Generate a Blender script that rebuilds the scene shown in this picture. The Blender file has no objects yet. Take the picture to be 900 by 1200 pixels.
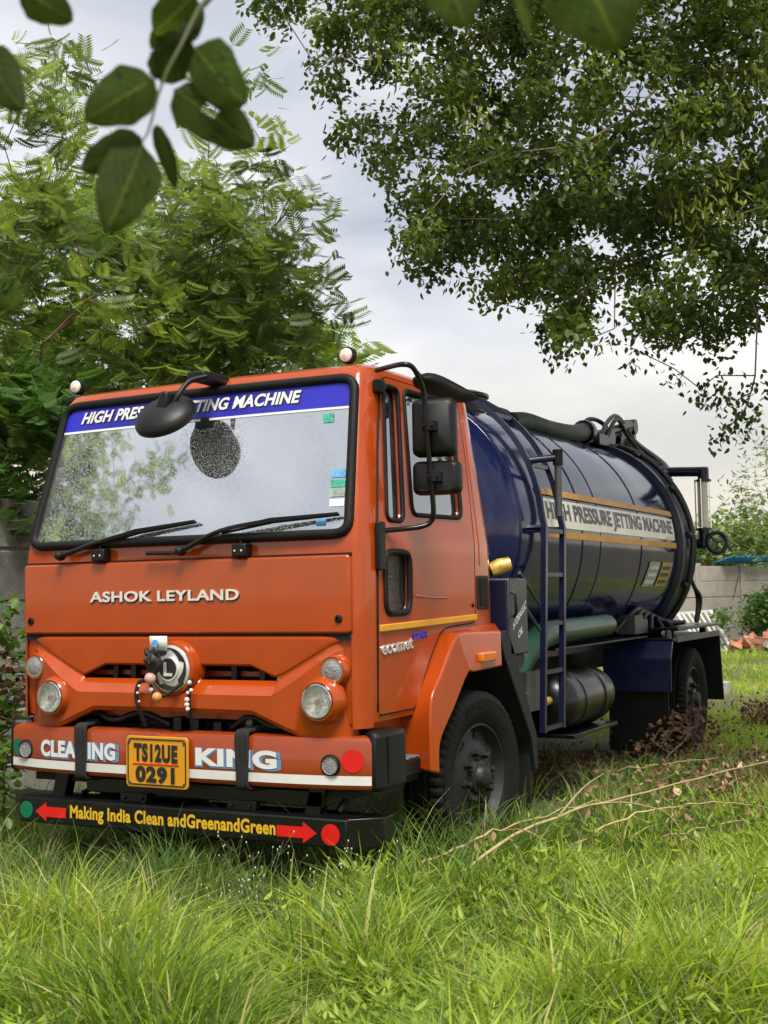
import bpy, bmesh, math, random
import numpy as np
from mathutils import Vector, Matrix
random.seed(7); RNG = np.random.default_rng(11)
sc = bpy.context.scene
col = sc.collection
PI = math.pi

# ------------------------------------------------------------------ camera
CAM = np.array([3.976, -5.346, 1.506]); YAW, PITCH, ROLL, FPX = -0.476, 0.0643, -0.0184, 1483.19
def cam_axes():
    cy, sy, cp, sp = math.cos(YAW), math.sin(YAW), math.cos(PITCH), math.sin(PITCH)
    f = np.array([sy*cp, cy*cp, sp]); r = np.array([cy, -sy, 0.0]); u = np.cross(r, f)
    c, s = math.cos(ROLL), math.sin(ROLL)
    return f, c*r+s*u, -s*r+c*u
CF, CR, CU = cam_axes()
cd = bpy.data.cameras.new('camera'); cam = bpy.data.objects.new('camera', cd); col.objects.link(cam)
cd.sensor_fit = 'VERTICAL'; cd.sensor_height = 36; cd.lens = FPX/1200*36
cd.clip_start = .05; cd.clip_end = 2000
cd.dof.use_dof = True; cd.dof.focus_distance = 6.5; cd.dof.aperture_fstop = 7.5
m = Matrix.Identity(4)
for i in range(3):
    m[i][0], m[i][1], m[i][2], m[i][3] = CR[i], CU[i], -CF[i], CAM[i]
cam.matrix_world = m
sc.camera = cam

# ------------------------------------------------------------------ sky, sun, exposure
SUN_TO = Vector((.34, -.44, .95)).normalized()
w = bpy.data.worlds.new('World'); sc.world = w; w.use_nodes = True
nt = w.node_tree; nt.nodes.clear()
def N(t, nt_, **k):
    n = nt_.nodes.new(t)
    for a, b in k.items(): setattr(n, a, b)
    return n
def ramp_set(r, stops):
    e = r.color_ramp.elements
    while len(e) > 1: e.remove(e[-1])
    e[0].position = stops[0][0]; e[0].color = (*stops[0][1], 1)
    for p, c in stops[1:]:
        x = e.new(p); x.color = (*c, 1)
out = N('ShaderNodeOutputWorld', nt); bg = N('ShaderNodeBackground', nt); bg.inputs['Strength'].default_value = .1
sky = N('ShaderNodeTexSky', nt); sky.sky_type = 'NISHITA'; sky.sun_disc = False
sky.sun_elevation = math.asin(SUN_TO.z); sky.sun_rotation = math.atan2(SUN_TO.x, SUN_TO.y)
tc = N('ShaderNodeTexCoord', nt); sep = N('ShaderNodeSeparateXYZ', nt); nt.links.new(tc.outputs['Generated'], sep.inputs[0])
mp = N('ShaderNodeMapping', nt); mp.inputs['Scale'].default_value = (1.0, 1.0, 3.2); mp.inputs['Location'].default_value = (.3, 1.7, .4)
nt.links.new(tc.outputs['Generated'], mp.inputs[0])
no = N('ShaderNodeTexNoise', nt); no.inputs['Scale'].default_value = 2.1; no.inputs['Detail'].default_value = 7; no.inputs['Roughness'].default_value = .5; no.inputs['Distortion'].default_value = .35
nt.links.new(mp.outputs[0], no.inputs['Vector'])
rz = N('ShaderNodeValToRGB', nt)
ramp_set(rz, [(0, (3.1, 2.65, 2.05)), (.10, (3.05, 2.70, 2.2)), (.20, (2.35, 2.31, 2.28)), (.34, (2.02, 2.05, 2.12)), (1, (2.02, 2.05, 2.12))])
nt.links.new(sep.outputs['Z'], rz.inputs[0])
rn = N('ShaderNodeValToRGB', nt)
ramp_set(rn, [(.34, (.62, .67, .75)), (.50, (.95, .96, .98)), (.64, (1.32, 1.29, 1.24))])
nt.links.new(no.outputs['Fac'], rn.inputs[0])
mul = N('ShaderNodeMix', nt, data_type='RGBA', blend_type='MULTIPLY'); mul.inputs['Factor'].default_value = 1
nt.links.new(rz.outputs[0], mul.inputs['A']); nt.links.new(rn.outputs[0], mul.inputs['B'])
mx = N('ShaderNodeMix', nt, data_type='RGBA'); mx.inputs['Factor'].default_value = .95
nt.links.new(sky.outputs[0], mx.inputs['A']); nt.links.new(mul.outputs['Result'], mx.inputs['B'])
nt.links.new(mx.outputs['Result'], bg.inputs['Color']); nt.links.new(bg.outputs[0], out.inputs[0])
sl = bpy.data.lights.new('sun', 'SUN'); sl.energy = 1.5; sl.angle = math.radians(22); sl.color = (1, .95, .86)
so = bpy.data.objects.new('sun', sl); col.objects.link(so)
so.rotation_euler = (-SUN_TO).to_track_quat('-Z', 'Y').to_euler()
sc.view_settings.view_transform = 'Standard'; sc.view_settings.look = 'None'
sc.cycles.max_bounces = 7; sc.cycles.diffuse_bounces = 3; sc.cycles.glossy_bounces = 3; sc.cycles.transmission_bounces = 4; sc.cycles.transparent_max_bounces = 8
sc.view_settings.exposure = 1.95; sc.view_settings.gamma = 1

# ------------------------------------------------------------------ helpers: pixels of the surveyed photograph -> points
def ray(px, py): return CF*FPX + CR*(px-450) - CU*(py-600)
def onX(px, py, x): r = ray(px, py); return CAM + r*((x-CAM[0])/r[0])
def onY(px, py, y): r = ray(px, py); return CAM + r*((y-CAM[1])/r[1])
def onZ(px, py, z): r = ray(px, py); return CAM + r*((z-CAM[2])/r[2])
def atd(px, py, d): return CAM + ray(px, py)/FPX*d

# ------------------------------------------------------------------ materials
MATS = {}
def mat(name, c, rough=.5, metal=0, coat=0, var=.12, vscale=6, bump=0, bscale=40, spec=.5, c2=None, dirt=0, dirtc=(.16, .12, .08), detail=5, streak=False):
    m = bpy.data.materials.new(name); m.use_nodes = True; n = m.node_tree; b = n.nodes['Principled BSDF']
    b.inputs['Roughness'].default_value = rough; b.inputs['Metallic'].default_value = metal
    b.inputs['Coat Weight'].default_value = coat; b.inputs['Coat Roughness'].default_value = .06
    b.inputs['Specular IOR Level'].default_value = spec
    t = N('ShaderNodeTexCoord', n); no = N('ShaderNodeTexNoise', n)
    no.inputs['Scale'].default_value = vscale; no.inputs['Detail'].default_value = detail
    n.links.new(t.outputs['Object'], no.inputs['Vector'])
    r = N('ShaderNodeValToRGB', n)
    a = c2 if c2 else tuple(x*(1-var) for x in c)
    ramp_set(r, [(.32, a), (.68, c if c2 else tuple(min(1, x*(1+var)) for x in c))])
    n.links.new(no.outputs['Fac'], r.inputs[0]); res = r.outputs[0]
    if dirt:
        n2 = N('ShaderNodeTexNoise', n); n2.inputs['Scale'].default_value = 2.3; n2.inputs['Detail'].default_value = 9; n2.inputs['Roughness'].default_value = .7
        if streak:
            mpp = N('ShaderNodeMapping', n); mpp.inputs['Scale'].default_value = (3.5, 3.5, .7); n.links.new(t.outputs['Object'], mpp.inputs[0]); n.links.new(mpp.outputs[0], n2.inputs['Vector'])
        else: n.links.new(t.outputs['Object'], n2.inputs['Vector'])
        r2 = N('ShaderNodeValToRGB', n); ramp_set(r2, [(.45, (0, 0, 0)), (.75, (dirt,)*3)])
        n.links.new(n2.outputs['Fac'], r2.inputs[0])
        x = N('ShaderNodeMix', n, data_type='RGBA'); n.links.new(r2.outputs[0], x.inputs['Factor'])
        n.links.new(res, x.inputs['A']); x.inputs['B'].default_value = (*dirtc, 1); res = x.outputs['Result']
        ad = N('ShaderNodeMath', n, operation='MULTIPLY_ADD'); n.links.new(r2.outputs[0], ad.inputs[0]); ad.inputs[1].default_value = .5; ad.inputs[2].default_value = rough
        n.links.new(ad.outputs[0], b.inputs['Roughness'])
    n.links.new(res, b.inputs['Base Color'])
    if bump:
        n3 = N('ShaderNodeTexNoise', n); n3.inputs['Scale'].default_value = bscale; n3.inputs['Detail'].default_value = 4
        n.links.new(t.outputs['Object'], n3.inputs['Vector'])
        bp = N('ShaderNodeBump', n); bp.inputs['Strength'].default_value = bump; bp.inputs['Distance'].default_value = .02
        n.links.new(n3.outputs['Fac'], bp.inputs['Height']); n.links.new(bp.outputs[0], b.inputs['Normal'])
    MATS[name] = m; return m
def leafmat(name, stops, trans=.35, rough=.45, tc_=1.25, spec=.4):
    m = bpy.data.materials.new(name); m.use_nodes = True; n = m.node_tree; n.nodes.clear()
    o = N('ShaderNodeOutputMaterial', n); at = N('ShaderNodeAttribute', n); at.attribute_name = 'tint'
    r = N('ShaderNodeValToRGB', n); ramp_set(r, stops); n.links.new(at.outputs['Fac'], r.inputs[0])
    colr = r.outputs[0]
    b = N('ShaderNodeBsdfPrincipled', n); b.inputs['Roughness'].default_value = rough; b.inputs['Specular IOR Level'].default_value = spec
    n.links.new(colr, b.inputs['Base Color'])
    tr = N('ShaderNodeBsdfTranslucent', n)
    hs = N('ShaderNodeMix', n, data_type='RGBA', blend_type='MULTIPLY'); hs.inputs['Factor'].default_value = 1
    n.links.new(colr, hs.inputs['A']); hs.inputs['B'].default_value = (1.5*tc_, 1.5*tc_, .7*tc_, 1); n.links.new(hs.outputs['Result'], tr.inputs['Color'])
    ms = N('ShaderNodeMixShader', n); ms.inputs[0].default_value = trans
    n.links.new(b.outputs[0], ms.inputs[1]); n.links.new(tr.outputs[0], ms.inputs[2]); n.links.new(ms.outputs[0], o.inputs[0])
    MATS[name] = m; return m

ORANGE = (.345, .047, .0025)
mat('orange', ORANGE, .28, coat=.6, spec=.3, var=.06, bump=.012, bscale=9, dirt=.13, dirtc=(.20, .06, .02), streak=True)
mat('orange_bumper', (.27, .037, .003), .36, coat=.4, var=.09, dirt=.35, dirtc=(.13, .045, .02), streak=True)
mat('navy', (.006, .009, .042), .10, coat=0, spec=.42, var=.15, bump=.035, bscale=2.2, dirt=0, dirtc=(.05, .055, .07))
mat('navy_frame', (.004, .006, .026), .32, coat=.1, var=.2, dirt=.3, dirtc=(.012, .012, .018))
mat('navy_guard', (.004, .010, .062), .35, coat=.3, var=.25, vscale=9, dirt=.6, dirtc=(.03, .04, .075))
mat('black_plastic', (.004, .004, .0045), .45, var=.2, bump=.05, bscale=220, dirt=.25, dirtc=(.012, .0115, .011), spec=.35)
mat('black_rubber', (.005, .005, .005), .6, var=.2, dirt=.4, dirtc=(.009, .0085, .008), spec=.25)
mat('black_metal', (.003, .003, .0035), .32, coat=.15, var=.2, dirt=.3, dirtc=(.010, .0095, .009), spec=.35)
mat('tyre', (.0045, .0043, .004), .75, var=.3, vscale=14, bump=.25, bscale=60, dirt=.8, dirtc=(.020, .017, .0135), spec=.2)
mat('rim_grey', (.010, .010, .0105), .5, metal=.2, var=.25, dirt=.6, dirtc=(.024, .021, .017))
mat('chrome', (.75, .75, .76), .14, metal=1, var=.05)
mat('chrome_letter', (.82, .82, .82), .25, metal=.7, var=.04)
mat('lamp_reflector', (.70, .70, .66), .35, metal=.25, var=.25, vscale=40, bump=.6, bscale=35)
mat('white_paint', (.58, .58, .56), .5, var=.07, dirt=.35, dirtc=(.4, .34, .27))
mat('white_letter', (.62, .62, .62), .45, var=.03)
mat('blue_shadow', (.10, .22, .38), .5, var=.08)
mat('banner_blue', (.02, .018, .36), .35, var=.35, vscale=1.6)
mat('yellow_paint', (.62, .28, .008), .42, var=.08, dirt=.3, dirtc=(.3, .18, .06))
mat('plate_yellow', (.56, .25, .006), .4, var=.05)
mat('text_yellow', (.60, .36, .015), .45, var=.05)
mat('text_black', (.012, .012, .012), .5, var=.1)
mat('panel_cream', (.80, .77, .66), .35, coat=.3, var=.05, dirt=.25, dirtc=(.45, .38, .26))
mat('panel_letter', (.03, .03, .045), .4, var=.1)
mat('red_reflector', (.58, .008, .008), .3, var=.08)
mat('green_reflector', (.0, .13, .06), .3, var=.08)
mat('grey_reflector', (.22, .22, .23), .35, var=.3, vscale=60, bump=.5, bscale=120)
mat('amber', (.55, .14, .005), .25, coat=.5, var=.1)
mat('red_plastic', (.55, .03, .015), .35, var=.1)
mat('hose_green', (.007, .045, .026), .42, var=.25, coat=.15, dirt=.35, dirtc=(.05, .075, .05))
mat('hose_dark', (.014, .036, .017), .55, var=.25, dirt=.4, dirtc=(.035, .036, .025))
mat('hose_black', (.012, .012, .012), .5, var=.2)
mat('hose_brown', (.075, .02, .018), .5, var=.2)
mat('brass', (.70, .46, .10), .35, metal=.5, var=.25, vscale=30)
mat('steel_grey', (.08, .085, .09), .45, metal=.5, var=.2, dirt=.4, dirtc=(.1, .08, .06))
mat('step_grey', (.10, .11, .13), .55, var=.25, vscale=12, dirt=.5, dirtc=(.14, .13, .11))
mat('box_grey', (.018, .020, .027), .4, coat=.2, var=.3, vscale=14, dirt=.7, dirtc=(.075, .075, .08))
mat('flap_grey', (.012, .0145, .0145), .6, var=.15, dirt=.3, dirtc=(.024, .022, .019), spec=.25)
mat('seat_cloth', (.07, .06, .065), .8, var=.3, vscale=20)
mat('dash', (.05, .048, .045), .6, var=.2)
mat('green_cloth', (.10, .42, .22), .8, var=.25, vscale=18)
mat('cream_liner', (.42, .36, .28), .7, var=.12)
mat('paper', (.66, .70, .64), .7, var=.08)
mat('sticker_blue', (.10, .30, .55), .5, var=.3, vscale=60)
mat('sticker_green', (.05, .32, .22), .5, var=.3, vscale=60)
mat('sticker_white', (.62, .66, .66), .5, var=.2, vscale=60)
mat('sticker_pale', (.30, .36, .30), .4, var=.35, vscale=30)
mat('sticker_yellow', (.42, .26, .05), .4, var=.25, vscale=30)
mat('thread_black', (.012, .011, .010), .9, var=.3, vscale=80)
mat('charm_black', (.012, .012, .013), .6, var=.3, vscale=60)
mat('shell_pink', (.50, .30, .24), .5, var=.2, vscale=60)
mat('bead_orange', (.58, .25, .07), .45, var=.2, vscale=60)
mat('bead_white', (.66, .62, .55), .45, var=.2, vscale=60)
mat('concrete_near', (.30, .285, .25), .85, var=.28, vscale=5, bump=.25, bscale=60, dirt=.6, dirtc=(.15, .14, .11))
mat('concrete_far', (.36, .33, .285), .85, var=.12, vscale=4, bump=.15, bscale=40, dirt=.45, dirtc=(.28, .25, .21))
mat('block_grey', (.36, .36, .35), .85, var=.15, vscale=9, dirt=.4)
mat('blue_sheet', (.03, .30, .66), .5, var=.35, vscale=9)
mat('brick_orange', (.34, .14, .08), .85, var=.35, vscale=9, dirt=.4, dirtc=(.42, .30, .22))
mat('gate_white', (.60, .60, .57), .5, var=.08, dirt=.4, dirtc=(.42, .36, .28))
mat('bark', (.14, .105, .075), .85, var=.3, vscale=14, bump=.5, bscale=40)
mat('bark_red', (.15, .07, .042), .8, var=.3, vscale=16, bump=.4, bscale=40)
mat('twig_green', (.11, .13, .05), .7, var=.25, vscale=20)
mat('straw', (.36, .275, .14), .75, var=.25, vscale=20)
mat('flower_white', (.50, .48, .33), .7, var=.15, vscale=40)
mat('near_black', (.003, .003, .003), .8, var=.4, vscale=15)  # plain near-black for gaps, engine bay, running gear and the darkened mirror face
leafmat('leaf_feather', [(0, (.055, .088, .032)), (.5, (.122, .178, .058)), (.85, (.18, .245, .068)), (1, (.27, .34, .07))], .45, tc_=1.25)
leafmat('leaf_bright', [(0, (.07, .13, .025)), (.5, (.15, .235, .04)), (1, (.27, .35, .06))], .42)
leafmat('leaf_canopy', [(0, (.030, .055, .013)), (.5, (.070, .110, .024)), (.86, (.12, .165, .034)), (1, (.28, .30, .05))], .40, .42)
leafmat('leaf_far', [(0, (.06, .10, .03)), (.5, (.12, .18, .05)), (1, (.22, .28, .08))], .3)
leafmat('leaf_bush', [(0, (.025, .06, .014)), (.5, (.06, .125, .026)), (1, (.14, .22, .04))], .35)
leafmat('grass_fine', [(0, (.05, .10, .022)), (.5, (.11, .19, .042)), (.9, (.20, .29, .075)), (1, (.42, .36, .17))], .38, .5)  # thin dull grass; its darker greens also paint in the shade at the left
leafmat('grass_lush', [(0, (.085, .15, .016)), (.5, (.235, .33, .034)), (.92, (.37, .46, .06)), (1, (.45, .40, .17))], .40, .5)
leafmat('litter', [(0, (.07, .035, .02)), (.5, (.17, .09, .045)), (.85, (.32, .20, .11)), (1, (.55, .42, .26))], .15, .7)

# windscreen / window glass: reflective, see-through, with a real film of dust and drops
def glassmat(name, tint, dust, dustc, dscale=90, ior=1.5, refl=1.9, drops=0, spk=.2):
    m = bpy.data.materials.new(name); m.use_nodes = True; n = m.node_tree; n.nodes.clear()
    o = N('ShaderNodeOutputMaterial', n); t = N('ShaderNodeTexCoord', n)
    tr = N('ShaderNodeBsdfTransparent', n); tr.inputs[0].default_value = (*tint, 1)
    gl = N('ShaderNodeBsdfGlossy', n); gl.inputs['Roughness'].default_value = .03; gl.inputs['Color'].default_value = (1, 1, 1, 1)
    fr = N('ShaderNodeFresnel', n); fr.inputs[0].default_value = ior
    mul = N('ShaderNodeMath', n, operation='MULTIPLY'); n.links.new(fr.outputs[0], mul.inputs[0]); mul.inputs[1].default_value = refl; mul.use_clamp = True
    if drops:
        vo = N('ShaderNodeTexVoronoi', n); vo.inputs['Scale'].default_value = 130; n.links.new(t.outputs['Object'], vo.inputs['Vector'])
        rv = N('ShaderNodeValToRGB', n); ramp_set(rv, [(.0, (1,)*3), (.36, (0,)*3)]); n.links.new(vo.outputs['Distance'], rv.inputs[0])
        nb = N('ShaderNodeTexNoise', n); nb.inputs['Scale'].default_value = 45; n.links.new(t.outputs['Object'], nb.inputs['Vector'])
        mb = N('ShaderNodeMath', n, operation='MULTIPLY'); n.links.new(rv.outputs[0], mb.inputs[0]); n.links.new(nb.outputs['Fac'], mb.inputs[1])
        bp = N('ShaderNodeBump', n); bp.inputs['Strength'].default_value = drops; bp.inputs['Distance'].default_value = .004; n.links.new(mb.outputs[0], bp.inputs['Height']); n.links.new(bp.outputs[0], gl.inputs['Normal'])
    m1 = N('ShaderNodeMixShader', n); n.links.new(mul.outputs[0], m1.inputs[0]); n.links.new(tr.outputs[0], m1.inputs[1]); n.links.new(gl.outputs[0], m1.inputs[2])
    df = N('ShaderNodeBsdfDiffuse', n); df.inputs[0].default_value = (*dustc, 1)
    n1 = N('ShaderNodeTexNoise', n); n1.inputs['Scale'].default_value = dscale; n1.inputs['Detail'].default_value = 3; n1.inputs['Roughness'].default_value = .75; n.links.new(t.outputs['Object'], n1.inputs['Vector'])
    n2 = N('ShaderNodeTexNoise', n); n2.inputs['Scale'].default_value = 1.7; n2.inputs['Detail'].default_value = 5; n2.inputs['Distortion'].default_value = .6; n.links.new(t.outputs['Object'], n2.inputs['Vector'])
    r1 = N('ShaderNodeValToRGB', n); ramp_set(r1, [(.46, (spk,)*3), (.60, (1,)*3)]); n.links.new(n1.outputs['Fac'], r1.inputs[0])
    r2 = N('ShaderNodeValToRGB', n); ramp_set(r2, [(.36, (.22,)*3), (.60, (1,)*3)]); n.links.new(n2.outputs['Fac'], r2.inputs[0])
    mm = N('ShaderNodeMath', n, operation='MULTIPLY'); n.links.new(r1.outputs[0], mm.inputs[0]); n.links.new(r2.outputs[0], mm.inputs[1])
    m3 = N('ShaderNodeMath', n, operation='MULTIPLY'); n.links.new(mm.outputs[0], m3.inputs[0]); m3.inputs[1].default_value = dust
    m2 = N('ShaderNodeMixShader', n); n.links.new(m3.outputs[0], m2.inputs[0]); n.links.new(m1.outputs[0], m2.inputs[1]); n.links.new(df.outputs[0], m2.inputs[2])
    n.links.new(m2.outputs[0], o.inputs[0]); MATS[name] = m; return m
glassmat('glass_screen', (.32, .35, .33), .17, (.66, .66, .63), 140, refl=18.0, drops=.30, spk=.08)
glassmat('glass_side', (.42, .46, .45), .16, (.45, .42, .38), 60, refl=4.0)
glassmat('glass_clear', (.80, .82, .78), .12, (.5, .5, .48), 60)
glassmat('lens', (.98, .98, .96), .04, (.6, .58, .5), 60, refl=.8)

# ------------------------------------------------------------------ mesh helpers
def wloc(o):   # meshes keep world coordinates, so only an empty at a thing's base shifts its children
    return Vector(o.location) if o.parent is None else Vector((0, 0, 0))
def link(name, me, material, parent=None, smooth=None):
    o = bpy.data.objects.new(name, me); col.objects.link(o)
    if material is not None and not me.materials: me.materials.append(MATS[material] if isinstance(material, str) else material)
    if parent is not None:
        o.parent = parent; o.matrix_parent_inverse = Matrix.Translation(-wloc(parent))
    if smooth:
        me.polygons.foreach_set('use_smooth', [True]*len(me.polygons))
        me.set_sharp_from_angle(angle=math.radians(smooth))
    return o
def mk(name, V, F, material, parent=None, smooth=40, fix=True):
    me = bpy.data.meshes.new(name); me.from_pydata([tuple(map(float, v)) for v in V], [], [tuple(map(int, f)) for f in F])
    if fix:
        b = bmesh.new(); b.from_mesh(me); bmesh.ops.recalc_face_normals(b, faces=b.faces); b.to_mesh(me); b.free()
    me.update()
    return link(name, me, material, parent, smooth)
def thing(name, label, cat, loc=(0, 0, 0), group=None):
    o = bpy.data.objects.new(name, None); col.objects.link(o); o.location = loc; o.empty_display_size = .1
    tag(o, label, cat, group); return o
def tag(o, label, cat, group=None):
    o['label'] = label; o['category'] = cat
    if group: o['group'] = group
    return o
def bevel(o, wdt, seg=2, ang=35):
    md = o.modifiers.new('bevel', 'BEVEL'); md.width = wdt; md.segments = seg; md.limit_method = 'ANGLE'; md.angle_limit = math.radians(ang); md.harden_normals = False
    return o
def box(name, lo, hi, material, parent=None, bv=.008):
    x0, y0, z0 = lo; x1, y1, z1 = hi
    V = [(x, y, z) for x in (x0, x1) for y in (y0, y1) for z in (z0, z1)]
    F = [(0, 1, 3, 2), (4, 6, 7, 5), (0, 4, 5, 1), (2, 3, 7, 6), (0, 2, 6, 4), (1, 5, 7, 3)]
    o = mk(name, V, F, material, parent)
    if bv: bevel(o, bv)
    return o
def prism_data(poly, axis, a, b):
    """poly: 2D points; axis 0 -> (y,z) extruded in x, 1 -> (x,z) in y, 2 -> (x,y) in z"""
    def P(p, t):
        return (t, p[0], p[1]) if axis == 0 else (p[0], t, p[1]) if axis == 1 else (p[0], p[1], t)
    n = len(poly); V = [P(p, a) for p in poly]+[P(p, b) for p in poly]
    F = [tuple(range(n)), tuple(range(2*n-1, n-1, -1))]+[(i, (i+1) % n, n+(i+1) % n, n+i) for i in range(n)]
    return V, F
def prism(name, poly, axis, a, b, material, parent=None, bv=.006, smooth=40):
    V, F = prism_data(poly, axis, a, b); o = mk(name, V, F, material, parent, smooth)
    if bv: bevel(o, bv)
    return o
def rrect(x0, x1, z0, z1, r, n=5):
    P = []
    for cx, cz, a0 in ((x1-r, z1-r, 0), (x0+r, z1-r, 90), (x0+r, z0+r, 180), (x1-r, z0+r, 270)):
        for k in range(n+1):
            a = math.radians(a0+90*k/n); P.append((cx+r*math.cos(a), cz+r*math.sin(a)))
    return P
def rquad(Q, r, n=4):
    """round the corners of a 2D polygon"""
    P = []; L = len(Q)
    for i in range(L):
        p = Vector(Q[i]); a = Vector(Q[i-1])-p; b = Vector(Q[(i+1) % L])-p
        ra = min(r, a.length*.45); rb = min(r, b.length*.45)
        s = p+a.normalized()*ra; e = p+b.normalized()*rb
        for k in range(n+1):
            t = k/n; P.append(tuple(s*(1-t)**2+p*2*t*(1-t)+e*t*t))
    return P
def smooth_path(pts, n=6, closed=False):
    P = [Vector(p) for p in pts]; L = len(P); o = []
    rng = range(L) if closed else range(L-1)
    for i in rng:
        p0 = P[i-1] if (closed or i > 0) else P[i]*2-P[i+1]; p1 = P[i]; p2 = P[(i+1) % L]
        p3 = P[(i+2) % L] if (closed or i+2 < L) else p2*2-p1
        for k in range(n):
            t = k/n
            o.append(.5*((2*p1)+(p2-p0)*t+(2*p0-5*p1+4*p2-p3)*t*t+(3*p1-p0-3*p2+p3)*t**3))
    if not closed: o.append(P[-1])
    return o
def tube_data(pts, r, seg=10, closed=False, caps=True, sq=None):
    P = [Vector(p) for p in pts]; n = len(P); V = []; F = []
    R = list(np.interp(np.linspace(0, 1, n), np.linspace(0, 1, len(r)), r)) if hasattr(r, '__len__') else [r]*n
    up = Vector((0, 0, 1)); prev = None
    for i in range(n):
        if closed: t = P[(i+1) % n]-P[i-1]
        else: t = P[min(i+1, n-1)]-P[max(i-1, 0)]
        if t.length < 1e-9: t = Vector((0, 0, 1))
        t.normalize()
        if prev is None:
            a = t.cross(up)
            if a.length < .2: a = t.cross(Vector((1, 0, 0)))
            a.normalize()
        else:
            a = (prev-t*prev.dot(t))
            if a.length < 1e-6: a = t.cross(up)
            a.normalize()
        prev = a; b = t.cross(a)
        for k in range(seg):
            an = 2*PI*k/seg+(PI/4 if seg == 4 else 0); V.append(P[i]+(a*math.cos(an)+b*math.sin(an))*R[i])
    m = n if closed else n-1
    for i in range(m):
        for k in range(seg):
            F.append((i*seg+k, i*seg+(k+1) % seg, ((i+1) % n)*seg+(k+1) % seg, ((i+1) % n)*seg+k))
    if caps and not closed:
        F.append(tuple(range(seg-1, -1, -1))); F.append(tuple((n-1)*seg+k for k in range(seg)))
    return V, F
def tube(name, pts, r, material, parent=None, seg=10, closed=False, n=0, smooth=50):
    if n: pts = smooth_path(pts, n, closed)
    V, F = tube_data(pts, r, seg, closed); return mk(name, V, F, material, parent, smooth)
def lathe(name, prof, c, axis, material, parent=None, seg=32, smooth=40, caps=(1, 1)):
    """prof: (radius, distance along axis)"""
    ax = Vector(axis).normalized(); a = ax.cross(Vector((0, 0, 1)))
    if a.length < .1: a = Vector((1, 0, 0))
    a.normalize(); b = ax.cross(a); c = Vector(c); V = []; F = []; n = len(prof)
    for r, d in prof:
        for k in range(seg):
            t = 2*PI*k/seg; V.append(c+ax*d+(a*math.cos(t)+b*math.sin(t))*max(r, 1e-5))
    for i in range(n-1):
        for k in range(seg): F.append((i*seg+k, i*seg+(k+1) % seg, (i+1)*seg+(k+1) % seg, (i+1)*seg+k))
    if caps[0]: F.append(tuple(range(seg)))
    if caps[1]: F.append(tuple((n-1)*seg+k for k in range(seg)))
    return mk(name, V, F, material, parent, smooth)
def merge(parts):
    V = []; F = []
    for v, f in parts:
        k = len(V); V += list(v); F += [tuple(i+k for i in q) for q in f]
    return V, F
def boxd(lo, hi):
    x0, y0, z0 = lo; x1, y1, z1 = hi
    return [(x, y, z) for x in (x0, x1) for y in (y0, y1) for z in (z0, z1)], [(0, 1, 3, 2), (4, 6, 7, 5), (0, 4, 5, 1), (2, 3, 7, 6), (0, 2, 6, 4), (1, 5, 7, 3)]
def boolean(name, base, ops, material, parent=None, smooth=35):
    tmp = []
    def T(VF):
        me = bpy.data.meshes.new('t'); me.from_pydata([tuple(map(float, v)) for v in VF[0]], [], [tuple(f) for f in VF[1]])
        b = bmesh.new(); b.from_mesh(me); bmesh.ops.recalc_face_normals(b, faces=b.faces); b.to_mesh(me); b.free()
        o = bpy.data.objects.new('t', me); col.objects.link(o); tmp.append(o); return o
    o = T(base)
    for op, VF in ops:
        md = o.modifiers.new('b', 'BOOLEAN'); md.operation = op; md.object = T(VF); md.solver = 'EXACT'
    dg = bpy.context.evaluated_depsgraph_get(); me = bpy.data.meshes.new_from_object(o.evaluated_get(dg))
    me.name = name
    for t in tmp:
        d = t.data; bpy.data.objects.remove(t); bpy.data.meshes.remove(d)
    me.materials.clear()
    return link(name, me, material, parent, smooth)
def text_data(s, bold=0.0, shear=0.0, space=1.0, extrude=0.0, lines=1.0):
    c = bpy.data.curves.new('t', 'FONT'); c.body = s; c.offset = bold; c.shear = shear; c.space_character = space; c.extrude = extrude; c.space_line = lines; c.resolution_u = 4
    o = bpy.data.objects.new('t', c); col.objects.link(o)
    dg = bpy.context.evaluated_depsgraph_get(); me = bpy.data.meshes.new_from_object(o.evaluated_get(dg))
    V = np.array([v.co[:] for v in me.vertices]); F = [tuple(p.vertices) for p in me.polygons]
    bpy.data.objects.remove(o); bpy.data.curves.remove(c); bpy.data.meshes.remove(me)
    lo = V.min(0); hi = V.max(0); V[:, :2] = (V[:, :2]-lo[:2])/(hi[:2]-lo[:2])
    return V, F
def lettering(name, s, fn, material, parent, bold=.02, shear=0, space=1.0, extrude=0, pad=(0, 0)):
    V, F = text_data(s, bold, shear, space, extrude); k = s.count(' '); groups = [F]
    if k:      # one mesh per word, cut at the widest gaps
        Vs = V[:, 0]-(V[:, 1]*shear*.05); iv = sorted((min(Vs[i] for i in f_), max(Vs[i] for i in f_)) for f_ in F); gaps = []; e = iv[0][1]
        for a, b in iv:
            if a > e: gaps.append((a-e, (a+e)/2))
            e = max(e, b)
        cuts = sorted(c for _, c in sorted(gaps)[-k:]); groups = [[] for _ in range(len(cuts)+1)]
        for f_ in F: groups[sum(Vs[f_[0]] > c for c in cuts)].append(f_)
    for g in groups:
        ids = sorted({i for f_ in g for i in f_}); mp_ = {i: j for j, i in enumerate(ids)}
        o = mk(name, [fn(*V[i]) for i in ids], [tuple(mp_[i] for i in f_) for f_ in g], material, parent, None, fix=False)
    return o
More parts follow.
